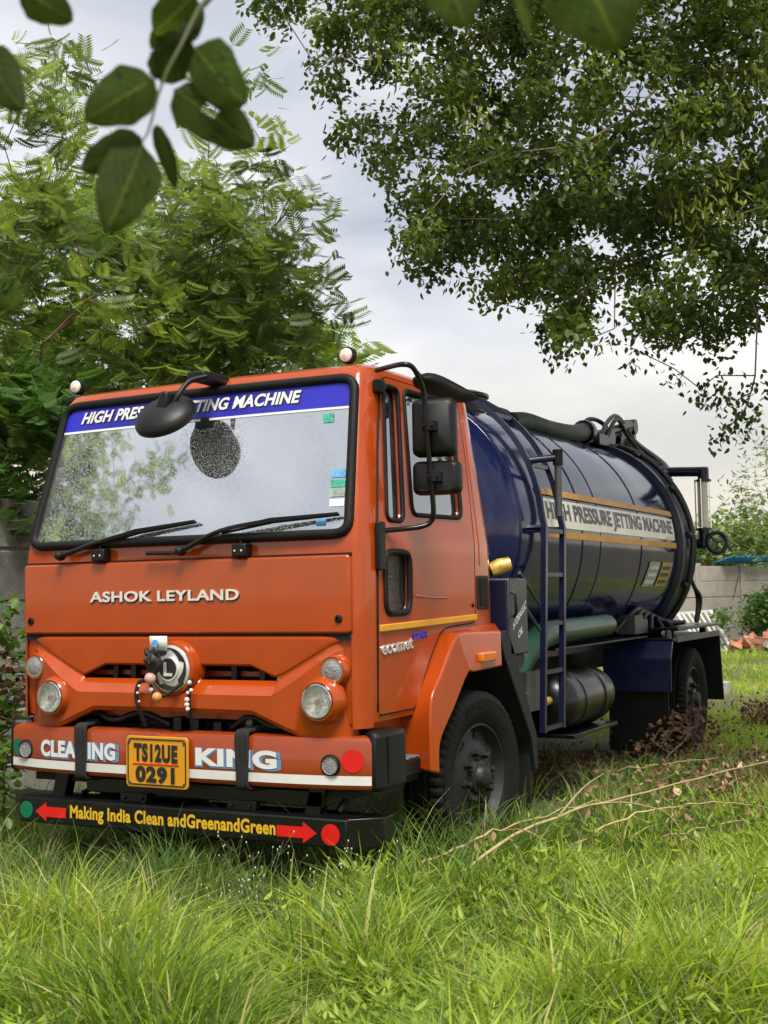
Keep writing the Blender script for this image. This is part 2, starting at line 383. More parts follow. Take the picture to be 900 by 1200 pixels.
def quadmap(p00, p10, p01, p11, off=Vector((0, 0, 0)), nrm=None):
    p00, p10, p01, p11 = map(Vector, (p00, p10, p01, p11)); nr = (p10-p00).cross(p01-p00).normalized() if nrm is None else Vector(nrm)
    return lambda u, v, d=0: (p00*(1-u)+p10*u)*(1-v)+(p01*(1-u)+p11*u)*v+nr*d+off
def gridmesh(name, fn, nu, nv, material, parent=None, thick=0, smooth=40):
    V = [fn(i/nu, j/nv) for j in range(nv+1) for i in range(nu+1)]
    F = [(j*(nu+1)+i, j*(nu+1)+i+1, (j+1)*(nu+1)+i+1, (j+1)*(nu+1)+i) for j in range(nv) for i in range(nu)]
    o = mk(name, V, F, material, parent, smooth, fix=False)
    if thick:
        md = o.modifiers.new('s', 'SOLIDIFY'); md.thickness = thick; md.offset = 0
    return o
def npmesh(name, V, F, material, parent=None, tint=None, smooth=False):
    V = np.asarray(V, np.float32); F = np.asarray(F, np.int32); k = F.shape[1]
    me = bpy.data.meshes.new(name); me.vertices.add(len(V)); me.vertices.foreach_set('co', V.ravel())
    me.loops.add(F.size); me.loops.foreach_set('vertex_index', F.ravel())
    me.polygons.add(len(F)); me.polygons.foreach_set('loop_start', np.arange(0, F.size, k, dtype=np.int32))
    me.update(calc_edges=True)
    if smooth: me.polygons.foreach_set('use_smooth', np.ones(len(F), bool))
    if tint is not None:
        a = me.attributes.new('tint', 'FLOAT', 'POINT'); a.data.foreach_set('value', np.asarray(tint, np.float32))
    return link(name, me, material, parent)

# ================================================================== SETTING: ground
def gz(x, y):
    return .05*np.sin(x*.55+1.2)*np.cos(y*.4)*np.clip((np.abs(x)-1.6)*.7, 0, 1) + .02*np.sin(x*2.1)*np.sin(y*1.7)
def build_ground():
    xs = np.unique(np.concatenate([np.linspace(-400, -12, 14), np.linspace(-12, 12, 97), np.linspace(12, 400, 14)]))
    ys = np.unique(np.concatenate([np.linspace(-400, -8, 14), np.linspace(-8, 36, 133), np.linspace(36, 500, 14)]))
    X, Y = np.meshgrid(xs, ys); Z = gz(X, Y); n = len(xs)
    V = np.stack([X, Y, Z], -1).reshape(-1, 3)
    i, j = np.meshgrid(np.arange(n-1), np.arange(len(ys)-1)); a = (j*n+i).ravel()
    F = np.stack([a, a+1, a+n+1, a+n], 1)
    mm = mat('soil', (.065, .085, .026), .9, c2=(.09, .062, .038), vscale=.9, bump=.6, bscale=14, detail=8)
    o = npmesh('ground', V, F, 'soil', smooth=True); o['kind'] = 'structure'
build_ground()

# ================================================================== TRUCK
truck = thing('tanker_truck', 'orange and navy blue tanker truck parked in the grass', 'truck', (0, 3.5, 0))
ZS = [.88, 1.0, 1.31, 1.70, 1.78, 2.62, 2.67, 2.70, 2.72]
YF = [.03, .02, .02, .02, .034, .262, .30, .40, .62]
SS = [1.07, 1.078, 1.083, 1.083, 1.083, .992, .975, .93, .80]
YR = [1.66, 1.68, 1.70, 1.69, 1.685, 1.60, 1.585, 1.53, 1.36]
def sideX(z): return float(np.interp(z, ZS, SS))
def cab_outline(z, e):
    yf, s, yr = (float(np.interp(z, ZS, a)) for a in (YF, SS, YR)); yf -= e; s += e; yr += e
    bow = .03*min(1, max(0, (z-1.70)/.1)); rx, ry = .06, .15; P = []; xm = s-rx
    for k in range(13):
        x = -xm+2*xm*k/12; P.append((x, yf-bow*(1-(x/xm)**2)))
    for k in range(1, 7):
        a = PI/2*k/6; P.append((xm+rx*math.sin(a), yf+ry-ry*math.cos(a)))
    P += [(s, yf+.5), (s, yr-.12)]
    for k in range(1, 5):
        a = PI/2*k/4; P.append((s-.10+.10*math.cos(a), yr-.10+.10*math.sin(a)))
    return P + [(-x, y) for x, y in P[12:][::-1] if abs(x) > 0][:-1]
def cab_solid(e, z0=None):
    zs = list(ZS); zs[0] -= e; V = []; F = []
    for i, z in enumerate(zs):
        zz = z+e if i >= len(zs)-3 else z
        V += [(x, y, zz) for x, y in cab_outline(z, e)]
    n = len(V)//len(zs)
    for i in range(len(zs)-1):
        for k in range(n): F.append((i*n+k, i*n+(k+1) % n, (i+1)*n+(k+1) % n, (i+1)*n+k))
    F.append(tuple(range(n))); F.append(tuple((len(zs)-1)*n+k for k in range(n)))
    return V, F
QW = [(.295, 1.875), (.485, 1.875), (.600, 2.585), (.435, 2.585)]
MW = [(.60, 1.915), (1.24, 1.925), (1.29, 2.60), (.665, 2.59)]
LW = [(.245, 1.405), (.52, 1.405), (.53, 1.715), (.25, 1.715)]
arch_cut = [(.615, .5), (.615, .90), (.75, 1.08), (.92, 1.25), (2.0, 1.26), (2.0, .5)]
def both(poly, a=.8, b=1.4):
    return [('DIFFERENCE', prism_data(poly, 0, a, b)), ('DIFFERENCE', prism_data(poly, 0, -b, -a))]
def inset(poly, d):
    c = Vector((sum(p[0] for p in poly)/len(poly), sum(p[1] for p in poly)/len(poly)))
    return [tuple(Vector(p)+(c-Vector(p)).normalized()*d) for p in poly]
winq, winm, winl = rquad(QW, .05), rquad(MW, .06), rquad(LW, .07)
ws_cut = rquad([(-.99, 1.815), (.99, 1.815), (.925, 2.585), (-.925, 2.585)], .07)
ops = [('DIFFERENCE', cab_solid(-.035)), ('DIFFERENCE', prism_data(ws_cut, 1, -.2, .42)),
       ('DIFFERENCE', boxd((-.96, -.2, .5), (.96, .075, 1.272))), ('DIFFERENCE', prism_data(arch_cut, 0, .6, 1.4)), ('DIFFERENCE', prism_data(arch_cut, 0, -1.4, -.6)),
       ]
for wn in (winq, winm, winl): ops += both(wn)
cab = boolean('cab_shell', cab_solid(0), ops, 'orange', truck)
# doors: a thin skin standing proud of the cab side, openings for three panes
door_poly = [(.175, .912), (.585, .912), (.63, .985), (.75, 1.15), (.89, 1.295), (1.0, 1.318), (1.35, 1.33), (1.372, 1.36), (1.385, 1.8), (1.405, 2.3), (1.385, 2.60), (1.34, 2.632), (.47, 2.632), (.41, 2.60), (.30, 2.25), (.185, 1.80), (.17, 1.35)]
dparts = []
for sgn in (1, -1):
    dops = [('DIFFERENCE', cab_solid(-.004)), ('INTERSECT', prism_data(door_poly, 0, .7*sgn, 1.4*sgn))]
    for wn in (winq, winm, winl): dops.append(('DIFFERENCE', prism_data(wn, 0, .6*sgn, 1.5*sgn)))
    d = boolean('door', cab_solid(.007), dops, 'orange', truck); dparts.append(d)
    def sp(poly, off): return [(sgn*(sideX(z)+off), y, z) for y, z in poly]
    tube('door_gap', sp(rquad(door_poly, .03, 2), .0035), .0055, 'black_rubber', d, 6, closed=True)
    for wn, nm in ((winq, 'quarter_window'), (winm, 'door_window'), (winl, 'lower_window')):
        g = sp(wn, -.014); c = [sum(p[i] for p in g)/len(g) for i in range(3)]
        gl = mk(nm, g+[c], [(i, (i+1) % len(g), len(g)) for i in range(len(g))], 'glass_side', d, None)
        tube('window_seal', sp(wn, .008), .013 if nm != 'lower_window' else .017, 'black_rubber', d, 8, closed=True)
door = dparts[0]
st = prism('trim_strip', [(.18, 1.318), (1.372, 1.345), (1.372, 1.378), (.18, 1.352)], 0, 1.086, 1.104, 'yellow_paint', door, .004)
pl = [(.56, 1.50), (.98, 1.47), (1.02, 1.52), (1.12, 1.86), (.52, 1.86)]
tube('lower_crease', [(1.0905, .58, 1.492), (1.0905, .8, 1.478), (1.0905, .98, 1.477)], .006, 'orange', door, 6)
f = quadmap((1.0925, .20, 1.203), (1.0925, .545, 1.222), (1.0925, .20, 1.262), (1.0925, .545, 1.275), nrm=(1, 0, 0))
lettering('model_lettering', 'ecomet', f, 'chrome_letter', door, .012, extrude=.003)
f = quadmap((1.0925, .535, 1.265), (1.0925, .72, 1.272), (1.0925, .535, 1.300), (1.0925, .72, 1.305), nrm=(1, 0, 0))
lettering('badge_lettering', 'STAR', f, 'banner_blue', door, .02, shear=.2, extrude=.003)
lathe('door_lock', [(.011, 0), (.012, .01), (.006, .013)], (1.088, 1.335, 1.43), (1, 0, 0), 'black_metal', door, 12)
# recess behind the door
prism('vent_recess', rrect(1.415, 1.585, 1.405, 1.60, .012), 0, 1.05, 1.0895, 'black_plastic', truck, .004)
prism('vent_flap', rrect(1.45, 1.545, 1.425, 1.585, .01), 0, 1.085, 1.0965, 'black_rubber', truck, .004)
tube('rear_pillar_crease', [(sideX(z_)-.003, 1.47-.02*(z_-1.7), z_) for z_ in np.linspace(1.66, 2.5, 8)], .008, 'orange', cab, 6)
# sill and step below the door
box('sill_panel', (.55, .20, .66), (1.0, .62, .91), 'orange', truck, .006)
stp = box('cab_step', (.75, .24, .585), (1.115, .66, .665), 'black_plastic', truck, .01)
for k in range(5): box('step_tread', (.98, .30+k*.065, .665), (1.105, .335+k*.065, .674), 'step_grey', stp, .003)
# wheel-arch flare
S_ = [(.575, .60), (.585, .90), (.73, 1.10), (.895, 1.272), (1.05, 1.302), (1.35, 1.312), (1.70, 1.316)]
R_ = [onX(*p, 1.185)[1:] for p in ((505, 905), (505, 825), (519, 785), (534, 748), (542, 742), (565, 740.5), (587, 740))]
I_ = [onX(*p, 1.20)[1:] for p in ((516, 907), (517, 870), (533, 830), (549, 790), (556, 788), (570, 785), (589, 781))]
def dens(P, n=4):
    o = []
    for i in range(len(P)-1):
        for k in range(n): o.append(tuple(np.array(P[i])*(1-k/n)+np.array(P[i+1])*k/n))
    return o+[tuple(P[-1])]
for sgn in (1, -1):
    V = []; F = []; D = [[tuple(p) for p in smooth_path([Vector((float(a_[0]), float(a_[1]))) for a_ in a], 6)] for a in (S_, R_, I_)]; n = len(D[0])
    for i in range(n):
        s_, r_, i_ = D[0][i], D[1][i], D[2][i]
        V += [(sgn*.95, s_[0], s_[1]), (sgn*1.078, s_[0], s_[1]), (sgn*1.185, r_[0], r_[1]), (sgn*1.20, i_[0], i_[1]), (sgn*1.09, i_[0]+.01, i_[1]+.01)]
    for i in range(n-1):
        for k in range(4): F.append((i*5+k, i*5+k+1, i*5+6+k, i*5+5+k))
    F.append(tuple(range(5))); F.append(tuple((n-1)*5+k for k in range(5)))
    fl = mk('wheel_arch', V, F, 'orange', truck, 28); bevel(fl, .012, 3, 25)
mk_ = rquad([onX(*p, 1.212)[1:] for p in ((564.5, 776.5), (581, 773.5), (581, 763), (564.5, 765))], .012)
prism('side_marker_lamp', mk_, 0, 1.185, 1.222, 'amber', truck, .007)
# fender liner behind the front wheel
for sgn in (1, -1):
    prism('fender_liner', [(1.60, 1.24), (1.70, 1.275), (1.77, 1.22), (2.16, .62), (2.17, .40), (2.12, .40), (2.07, .60), (1.66, 1.12)], 0, .62*sgn, 1.15*sgn, 'flap_grey', truck, .006)
    prism('inner_fender', [(.62, .80), (.78, 1.04), (.95, 1.2), (1.60, 1.22), (1.60, 1.17), (.98, 1.16), (.82, 1.0), (.68, .78)], 0, .60*sgn, 1.06*sgn, 'black_plastic', truck, 0)
    prism('mud_flap', [(2.08, .16), (2.12, .16), (2.14, .62), (2.10, .62)], 0, .70*sgn, 1.12*sgn, 'black_rubber', truck, .004)

# ---------------- windscreen
def WS(u, v, off=0.0):
    x = u*(1.036*(1-v)+.966*v); z = 1.78+.84*v; y = .034+.232*v-.034*(1-u*u)
    return Vector((x, y-.964*off, z+.266*off))
wsc = gridmesh('windscreen', lambda a, b: WS((a*2-1)*.975, .025+b*.95, .004), 20, 10, 'glass_screen', truck)
path = rquad([(-.975, .022), (.975, .022), (.972, .978), (-.972, .978)], .085, 5)
path = [p for p in path]
dn = []
for i in range(len(path)):
    a, b = Vector(path[i]), Vector(path[(i+1) % len(path)]); k = max(1, int((b-a).length/.15))
    for t in range(k): dn.append(a.lerp(b, t/k))
tube('screen_seal', [WS(p.x, p.y, .010) for p in dn], .025, 'black_rubber', wsc, 8, closed=True)
def band(name, u0, u1, v0, v1, material, parent, off, nu=24): return gridmesh(name, lambda a, b: WS(u0+(u1-u0)*a, v0+(v1-v0)*b, off), nu, 2, material, parent)
bn = band('sun_strip', -.952, .945, .80, .955, 'banner_blue', wsc, .0075)
band('sun_strip_edge', -.952, .945, .785, .80, 'white_letter', bn, .008)
def wmap(u0, u1, v0, v1, off): return lambda a, b, d=0: WS(u0+(u1-u0)*a, v0+(v1-v0)*b, off)
lettering('strip_lettering', 'HIGH PRESSURE JETTING MACHINE', wmap(-.83, .66, .822, .928, .0115), 'white_letter', bn, .032, shear=.22, space=1.02)
lettering('strip_lettering_shadow', 'HIGH PRESSURE JETTING MACHINE', wmap(-.822, .668, .815, .921, .0095), 'text_black', bn, .032, shear=.22, space=1.02)
band('sticker', .80, .86, .705, .762, 'sticker_green', wsc, .0085, 2)
for k, mm_ in enumerate(('sticker_blue', 'sticker_green', 'sticker_pale', 'sticker_white')):
    band('sticker', .865, .945, .36-k*.058, .405-k*.058, mm_, wsc, .0085, 2)
band('sticker', .80, .85, .075, .115, 'sticker_blue', wsc, .0085, 2)
band('sticker', -.36, -.27, .745, .80, 'sticker_white', wsc, .0065, 2)
# wipers
def wiper(p):
    a, b, c, d = (onY(*q_, y) for q_, y in p)
    wv = tube('wiper', [a, b, c], [.016, .012, .009], 'black_metal', truck, 8, n=5)
    lathe('pivot', [(.02, -.02), (.026, 0), (.02, .03), (.006, .04)], a, (0, -1, .1), 'black_plastic', wv, 12)
    V, F = merge([tube_data([b+np.array([0, -.005, 0]), c+np.array([0, -.004, 0]), d], [.008, .013, .006], 4), tube_data([b+np.array([0, .016, -.012]), c+np.array([0, .018, -.012]), d+np.array([0, .015, -.008])], .007, 6)])
    mk('wiper_blade', V, F, 'black_rubber', wv)
    return wv
wiper([((71, 652), -.035), ((113, 636), -.035), ((160, 622), -.022), ((228, 610), -.008)])
wiper([((212, 646), -.05), ((258, 622), -.045), ((318, 609), -.028), ((396, 601), .018)])
tube('wiper_stub', [onY(172, 648.5, -.05), onY(214, 648, -.05)], .011, 'black_metal', truck, 8)
for p in ((116, 650), (281, 644)):
    c = onY(*p, -.03); hb = box('washer_block', (c[0]-.042, -.045, c[2]-.035), (c[0]+.042, .03, c[2]+.03), 'black_plastic', truck, .008)
    lathe('nozzle', [(.008, 0), (.008, .014), (.003, .018)], (c[0], -.02, c[2]+.028), (0, 0, 1), 'black_metal', hb, 10)
    for dx in (-.02, .02): lathe('screw', [(.006, 0), (.005, .004)], (c[0]+dx, -.045, c[2]-.005), (0, -1, 0), 'chrome', hb, 8)

# ---------------- front panels
bp_ = prism('bonnet_panel', rrect(-1.03, 1.03, 1.318, 1.697, .018), 1, -.012, .03, 'orange', truck, .010)
box('bonnet_gap', (-1.026, .004, 1.285), (1.026, .024, 1.33), 'near_black', truck, 0)
box('scuttle_gap', (-1.03, .006, 1.690), (1.03, .022, 1.708), 'near_black', truck, 0)
f = quadmap((-.557, -.016, 1.487), (.399, -.016, 1.487), (-.557, -.016, 1.543), (.399, -.016, 1.543))
lettering('maker_lettering', 'ASHOK LEYLAND', f, 'chrome_letter', bp_, .022, space=1.06, extrude=.004)
f = quadmap((-.553, -.0145, 1.481), (.403, -.0145, 1.481), (-.553, -.0145, 1.537), (.403, -.0145, 1.537))
lettering('maker_lettering_base', 'ASHOK LEYLAND', f, 'text_black', bp_, .03, space=1.06)
for x in (-.978, .97): lathe('bonnet_lock', [(.020, 0), (.020, .008), (.012, .012), (.012, .004), (.004, .004)], (x, -.010, 1.388), (0, -1, 0), 'black_metal', bp_, 16)
def pw(u, xs, ys): return float(np.interp(u, xs, ys))
def grille_col(u):
    b = pw(u, [0, .50, .70, .76, 1.03], [.918, .915, .835, .815, .815])
    c2 = pw(u, [0, .61, .91, 1.03], [1.085, 1.085, 1.238, 1.285]); s1 = pw(u, [0, .46, .60, .66, .91, 1.03], [1.155, 1.155, 1.10, 1.12, 1.252, 1.292])
    c1 = c2-pw(u, [0, .6, .75, .91, 1.03], [.07, .07, .06, .03, .012]); lo = b+.028
    pr = pw(u, [0, .62, .80, .95, 1.03], [.062, .062, .045, .012, .0])
    bk = .06*max(0, (u-.86)/.17)**2
    z = [b, b+.006, lo, (lo+c1)/2, c1, (c1+c2)/2, c2, s1, s1+.012, (s1+1.292)/2, 1.292, 1.304]
    y = [-pr*.55+.03, -pr*.8, -pr, -pr, -pr, -pr*.5, -.004, -.004, -.010, -.012, -.012, .0]
    return z, [q+bk for q in y]
us = sorted(set(np.round(np.concatenate([np.linspace(0, 1.03, 42), [.15, .61, .46]]), 4)))
xs = [-u for u in us[::-1]][:-1]+list(us); V = []; F = []; nz = 12
for x in xs:
    z, y = grille_col(abs(x)); V += [(x, yy, zz) for zz, yy in zip(z, y)]
for i in range(len(xs)-1):
    um = (abs(xs[i])+abs(xs[i+1]))/2
    for k in range(nz-1):
        if k == 6 and .15 < um < .61: continue
        F.append((i*nz+k, (i+1)*nz+k, (i+1)*nz+k+1, i*nz+k+1))
gp = mk('grille_panel', V, F, 'orange', truck, 24, fix=False)
md = gp.modifiers.new('s', 'SOLIDIFY'); md.thickness = .022; md.offset = -1
# corner returns of the lower front
for sgn in (1, -1):
    V = []; F = []
    for i in range(8):
        a = PI/2*i/7; x = 1.025+.055*math.sin(a); y = .012+.048+.11-.11*math.cos(a)*1.0
        V += [(sgn*x, y-.06+.01, .86), (sgn*x, y-.06+.01, 1.31)]
    F = [(i*2, i*2+2, i*2+3, i*2+1) for i in range(7)]
    mk('corner_panel', V, F, 'orange', truck, 40)
# engine bay behind the openings
eb = box('radiator', (-.62, .16, .62), (.62, .22, 1.27), 'near_black', truck, .004)
for k in range(14): box('radiator_fin', (-.60, .150, .66+k*.044), (.60, .16, .668+k*.044), 'black_metal', eb, 0)
box('bay_floor', (-1.0, .05, .52), (1.0, 1.0, .56), 'near_black', truck, 0)
for x in (-.95, .9): box('bay_side', (x, .05, .56), (x+.05, .6, 1.27), 'near_black', truck, 0)
box('upper_crossmember', (-.9, .09, 1.095), (.9, .12, 1.125), 'orange_bumper', truck, .004)
for x in (-.46, -.34, .3, .47): box('grille_stay', (x, .05, 1.06), (x+.035, .10, 1.19), 'black_metal', truck, .004)
tube('bay_hose', [(-.62, .06, .93), (-.45, .04, .86), (-.28, .07, .90), (-.1, .08, .84)], .018, 'hose_black', truck, 8, n=5)
tube('bay_hose', [(.3, .06, .84), (.42, .04, .90), (.55, .06, .85), (.66, .10, .87)], .015, 'hose_black', truck, 8, n=5)
for k, x in enumerate((-.05, .06, .2)): box('bay_bracket', (x, .03, .80), (x+.05, .10, .89-.01*k), 'black_metal', truck, .004)
lathe('bay_cap', [(.02, 0), (.02, .03), (.012, .034)], (.44, .03, .87), (0, -1, .2), 'steel_grey', truck, 12)
# lamps
for sgn in (-1, 1):
    c = Vector(onY(*((372, 822) if sgn > 0 else (59, 817)), -.082)); HK = .86
    h = lathe('headlight', [(r_*HK, d_) for r_, d_ in [(.136, .075), (.130, .040), (.118, .006), (.107, -.006), (.100, -.004), (.094, .03), (.092, .075)]], c, (0, 1, 0), 'orange', truck, 40)
    lathe('reflector', [(r_*HK, d_) for r_, d_ in [(.0915, .0), (.080, .014), (.05, .026), (.012, .031)]], c, (0, 1, 0), 'lamp_reflector', h, 32, caps=(0, 1))
    lathe('lens', [(r_*HK, d_) for r_, d_ in [(.093, 0.0), (.08, -.012), (.055, -.020), (.02, -.024)]], c, (0, 1, 0), 'lens', h, 32, caps=(0, 1))
    lathe('lamp_rim', [(r_*HK, d_) for r_, d_ in [(.097, .0), (.097, -.010), (.091, -.012), (.089, .0)]], c, (0, 1, 0), 'chrome', h, 36, caps=(0, 0))
    lathe('bulb_cap', [(r_*HK, d_) for r_, d_ in [(.018, -.016), (.022, .0), (.018, .012)]], c+Vector((0, .01, -.005)), (0, 1, 0), 'chrome', h, 16)
    c = Vector((.938*sgn, -.012, 1.140))
    h = lathe('indicator_lamp', [(.082, .06), (.078, .01), (.066, -.016), (.056, -.012), (.052, .01)], c, (0, 1, 0), 'orange', truck, 32)
    lathe('lens', [(.054, -.004), (.05, -.016), (.03, -.026), (.008, -.028)], c, (0, 1, 0), 'grey_reflector', h, 24)
    lathe('lamp_rim', [(.058, -.008), (.057, -.018), (.052, -.018)], c, (0, 1, 0), 'chrome', h, 24)
# emblem
c = Vector((.012, -.02, 1.142))
em = lathe('emblem_housing', [(.148, .05), (.145, -.03), (.134, -.05), (.122, -.052)], c, (0, 1, 0), 'orange', truck, 48)
lathe('emblem_disc', [(.122, -.045), (.120, -.056), (.112, -.060), (.05, -.066), (.01, -.067)], c, (0, 1, 0), 'chrome_letter', em, 48)
for k in range(5):
    a0 = 2*PI*k/5+.3; P = []
    for i in range(9):
        t = i/8; a = a0+t*1.35; r = .108-.0*t; P.append((r*math.cos(a), r*math.sin(a)))
    for i in range(9):
        t = 1-i/8; a = a0+.25+t*1.25; r = .078+.030*t**1.3; P.append((r*math.cos(a), r*math.sin(a)))
    prism('emblem_blade', [(c.x+x, c.z+z) for x, z in P], 1, -.085, -.0885, 'text_black', em, 0)
lathe('emblem_centre', [(.058, -.066), (.056, -.072), (.01, -.072)], c, (0, 1, 0), 'text_black', em, 28)
lathe('emblem_ring', [(.062, -.064), (.061, -.0735), (.054, -.0735), (.053, -.064)], c, (0, 1, 0), 'chrome_letter', em, 28, caps=(0, 0))
f = quadmap((c.x-.028, -.094, c.z-.036), (c.x+.028, -.094, c.z-.036), (c.x-.028, -.094, c.z+.036), (c.x+.028, -.094, c.z+.036))
lettering('emblem_letter', 'L', f, 'chrome_letter', em, .04)

# ---------------- bumper
def byf(x): return -.075+.085*(abs(x)/1.13)**4
prof = [(.10, .585), (.012, .575), (-.0, .590), (0, .68), (0, .795), (.012, .818), (.045, .826), (.10, .826)]
xs = np.concatenate([np.linspace(-1.127, 1.127, 49)]); V = []; F = []; k = len(prof)
for x in xs:
    dz = -.012*max(0, 1-abs(x)/.10) if abs(x) < .1 else 0
    for py, z in prof: V.append((x, byf(x)+py, z+(dz if z > .8 else 0)))
for i in range(len(xs)-1):
    for j in range(k-1): F.append((i*k+j, (i+1)*k+j, (i+1)*k+j+1, i*k+j+1))
F.append(tuple(range(k))); F.append(tuple((len(xs)-1)*k+j for j in range(k)))
bum = mk('bumper', V, F, 'orange_bumper', truck, 40)
def bmap(x0, x1, z0, z1, off): return lambda a, b, d=0: Vector((x0+(x1-x0)*a, byf(x0+(x1-x0)*a)-off, z0+(z1-z0)*b))
gridmesh('white_stripe', lambda a, b: bmap(-1.125, 1.125, .598, .642, .003)(a, b), 48, 1, 'white_paint', bum)
for s, x0, x1 in (('CLEANING', -.873, -.34), ('KING', .17, .645)):
    lettering('bumper_lettering_shade', s, bmap(x0-.006, x1+.022, .652, .752, .003), 'blue_shadow', bum, .075, space=1.05)
    lettering('bumper_lettering', s, bmap(x0, x1, .662, .752, .006), 'white_letter', bum, .05, space=1.08)
for x, r in ((-.998, .043), (.928, .045)):
    q_ = lathe('bumper_reflector', [(.05, .0), (.05, -.010), (.043, -.013), (.041, -.009), (.01, -.011)], (x, byf(x), .692), (0, 1, 0), 'grey_reflector', bum, 28)
    lathe('reflector_rim', [(.051, .002), (.051, -.012), (.044, -.016), (.043, -.008)], (x, byf(x)+.0, .692), (0, 1, 0), 'black_rubber', q_, 28, caps=(0, 0))
def disc(name, x, y, z, r, material, parent): return lathe(name, [(r, .002), (r, -.001), (r*.5, -.0012)], (x, y, z), (0, 1, 0), material, parent, 32)
def bdisc(name, x, z, r, material):
    V = [(x, byf(x)-.004, z)]+[(x+rr*math.cos(t), byf(x+rr*math.cos(t))-.004, z+rr*math.sin(t)) for rr in (r*.5, r) for t in np.linspace(0, 2*PI, 29)[:-1]]
    return mk(name, V, [(0, 1+k, 1+(k+1) % 28) for k in range(28)]+[(1+k, 29+k, 29+(k+1) % 28, 1+(k+1) % 28) for k in range(28)], material, bum, None, fix=False)
bdisc('red_dot', 1.037, .713, .055, 'red_reflector'); bdisc('green_dot', -1.078, .700, .046, 'green_reflector')
for sgn in (1, -1):
    ec = [(1.128, .0), (1.150, .015), (1.168, .06), (1.170, .30), (1.10, .32), (1.04, .30), (1.0, .12)]
    prism('bumper_end_cap', [(sgn*a, b) for a, b in ec], 2, .565, .845, 'black_plastic', truck, .022)
    tube('end_cap_rib', [(sgn*1.173, .10, .60), (sgn*1.173, .10, .82)], .008, 'black_rubber', truck, 6)
# registration plate, standing on brackets
pf = byf(0)-.028
pm = rrect(-.250, .140, .540, .800, .022)
npl = prism('number_plate', pm, 1, pf, pf+.012, 'plate_yellow', truck, .003)
tube('plate_border', [(x, pf-.001, z) for x, z in rrect(-.236, .126, .555, .785, .02)], .0035, 'text_black', npl, 5, closed=True)
f = quadmap((-.198, pf-.003, .672), (.078, pf-.003, .668), (-.198, pf-.003, .765), (.078, pf-.003, .760))
lettering('plate_lettering', 'TS12UE', f, 'text_black', npl, .055, space=1.12)
f = quadmap((-.188, pf-.003, .566), (.060, pf-.003, .562), (-.188, pf-.003, .650), (.060, pf-.003, .648))
lettering('plate_lettering', '0291', f, 'text_black', npl, .055, space=1.12)
box('plate_rule', (-.205, pf-.0035, .656), (.085, pf-.0005, .662), 'red_reflector', npl, 0)
for x in (-.228, .118):
    for z in (.565, .772): lathe('plate_bolt', [(.008, 0), (.007, -.006), (.002, -.007)], (x, pf, z), (0, 1, 0), 'steel_grey', npl, 8)
for x in (-.15, .05): box('plate_bracket', (x-.015, pf+.012, .60), (x+.015, byf(0)+.01, .76), 'black_metal', npl, .002)
# lower guard bar
gy = -.06
bar = prism('guard_bar', [(gy, .310), (gy, .438), (gy+.02, .446), (.14, .446), (.14, .300), (gy+.01, .302)], 0, -1.02, 1.02, 'black_metal', truck, .006)
for sgn in (1, -1): prism('guard_bar_end', [(sgn*1.0205, gy+.006), (sgn*1.16, .06), (sgn*1.16, .16), (sgn*1.0205, .138)], 2, .305, .444, 'black_metal', truck, .004)
gb = lambda x0, x1, z0, z1: quadmap((x0, gy-.003, z0), (x1, gy-.003, z0), (x0, gy-.003, z1), (x1, gy-.003, z1))
lettering('guard_lettering', 'Making India Clean andGreenandGreen', gb(-.660, .628, .325, .414), 'text_yellow', bar, .034, space=1.06)
disc('green_dot', -.965, gy-.003, .372, .045, 'green_reflector', bar); disc('red_dot', .935, gy-.003, .368, .050, 'red_reflector', bar)
for x0, x1 in ((-.69, -.90), (.635, .858)):
    d = 1 if x1 > x0 else -1; xm = x1-d*.075
    prism('arrow', [(x0, .342), (xm, .342), (xm, .318), (x1, .368), (xm, .418), (xm, .394), (x0, .394)], 1, gy-.0035, gy+.002, 'red_reflector', bar, 0)
for x in (-.80, .80): prism('guard_bracket', [(x-.06, .44), (x+.03, .44), (x+.07, .60), (x-.02, .60)], 1, .02, .09, 'black_metal', truck, .004)
tube('guard_strut', [(-.72, .10, .45), (-.50, .30, .56)], .014, 'black_metal', truck, 6); tube('guard_strut', [(.9, .08, .45), (1.0, .30, .70)], .02, 'black_metal', truck, 6)
box('front_crossbeam', (-.62, .02, .475), (.85, .20, .555), 'black_metal', truck, .006)
for x in (-.35, .32):
    lb = box('bar_lug', (x, -.03, .446), (x+.17, .02, .492), 'black_metal', truck, .004)
    for dx in (.03, .14): lathe('bolt', [(.010, 0), (.010, .012), (.004, .014)], (x+dx, -.03, .468), (0, -1, 0), 'black_metal', lb, 6)

# ---------------- mirrors
tube('front_mirror_arm', [onY(243, 441, .05), onY(222, 447, .0), onY(209, 463, -.06), onY(200, 478, -.08)], .014, 'black_plastic', truck, 8, n=5)
cbase = onY(236, 443, .10); box('mirror_bracket', tuple(cbase-np.array([.055, .06, .02])), tuple(cbase+np.array([.06, .18, .03])), 'black_plastic', truck, .012)
mc = Vector(onY(192, 484, -.08)); ax = Vector((.05, -.66, .74)).normalized()
fm = lathe('front_mirror', [(.005, .052), (.04, .050), (.09, .040), (.135, .022), (.160, .0), (.168, -.022), (.166, -.040), (.155, -.046), (.152, -.034), (.01, -.03)], mc, ax, 'black_plastic', truck, 36, 60)
lathe('dark_mirror_face', [(.150, -.047), (.10, -.058), (.01, -.064)], mc, ax, 'near_black', fm, 36)  # mirror glass coloured near black so its reflection in the windscreen reads dark
prism('mirror_spine', [(mc.x-.035, mc.z+.0), (mc.x+.05, mc.z+.0), (mc.x+.06, mc.z+.10), (mc.x+.02, mc.z+.11)], 1, mc.y-.05, mc.y+.03, 'black_plastic', fm, .012)
MX = 1.28
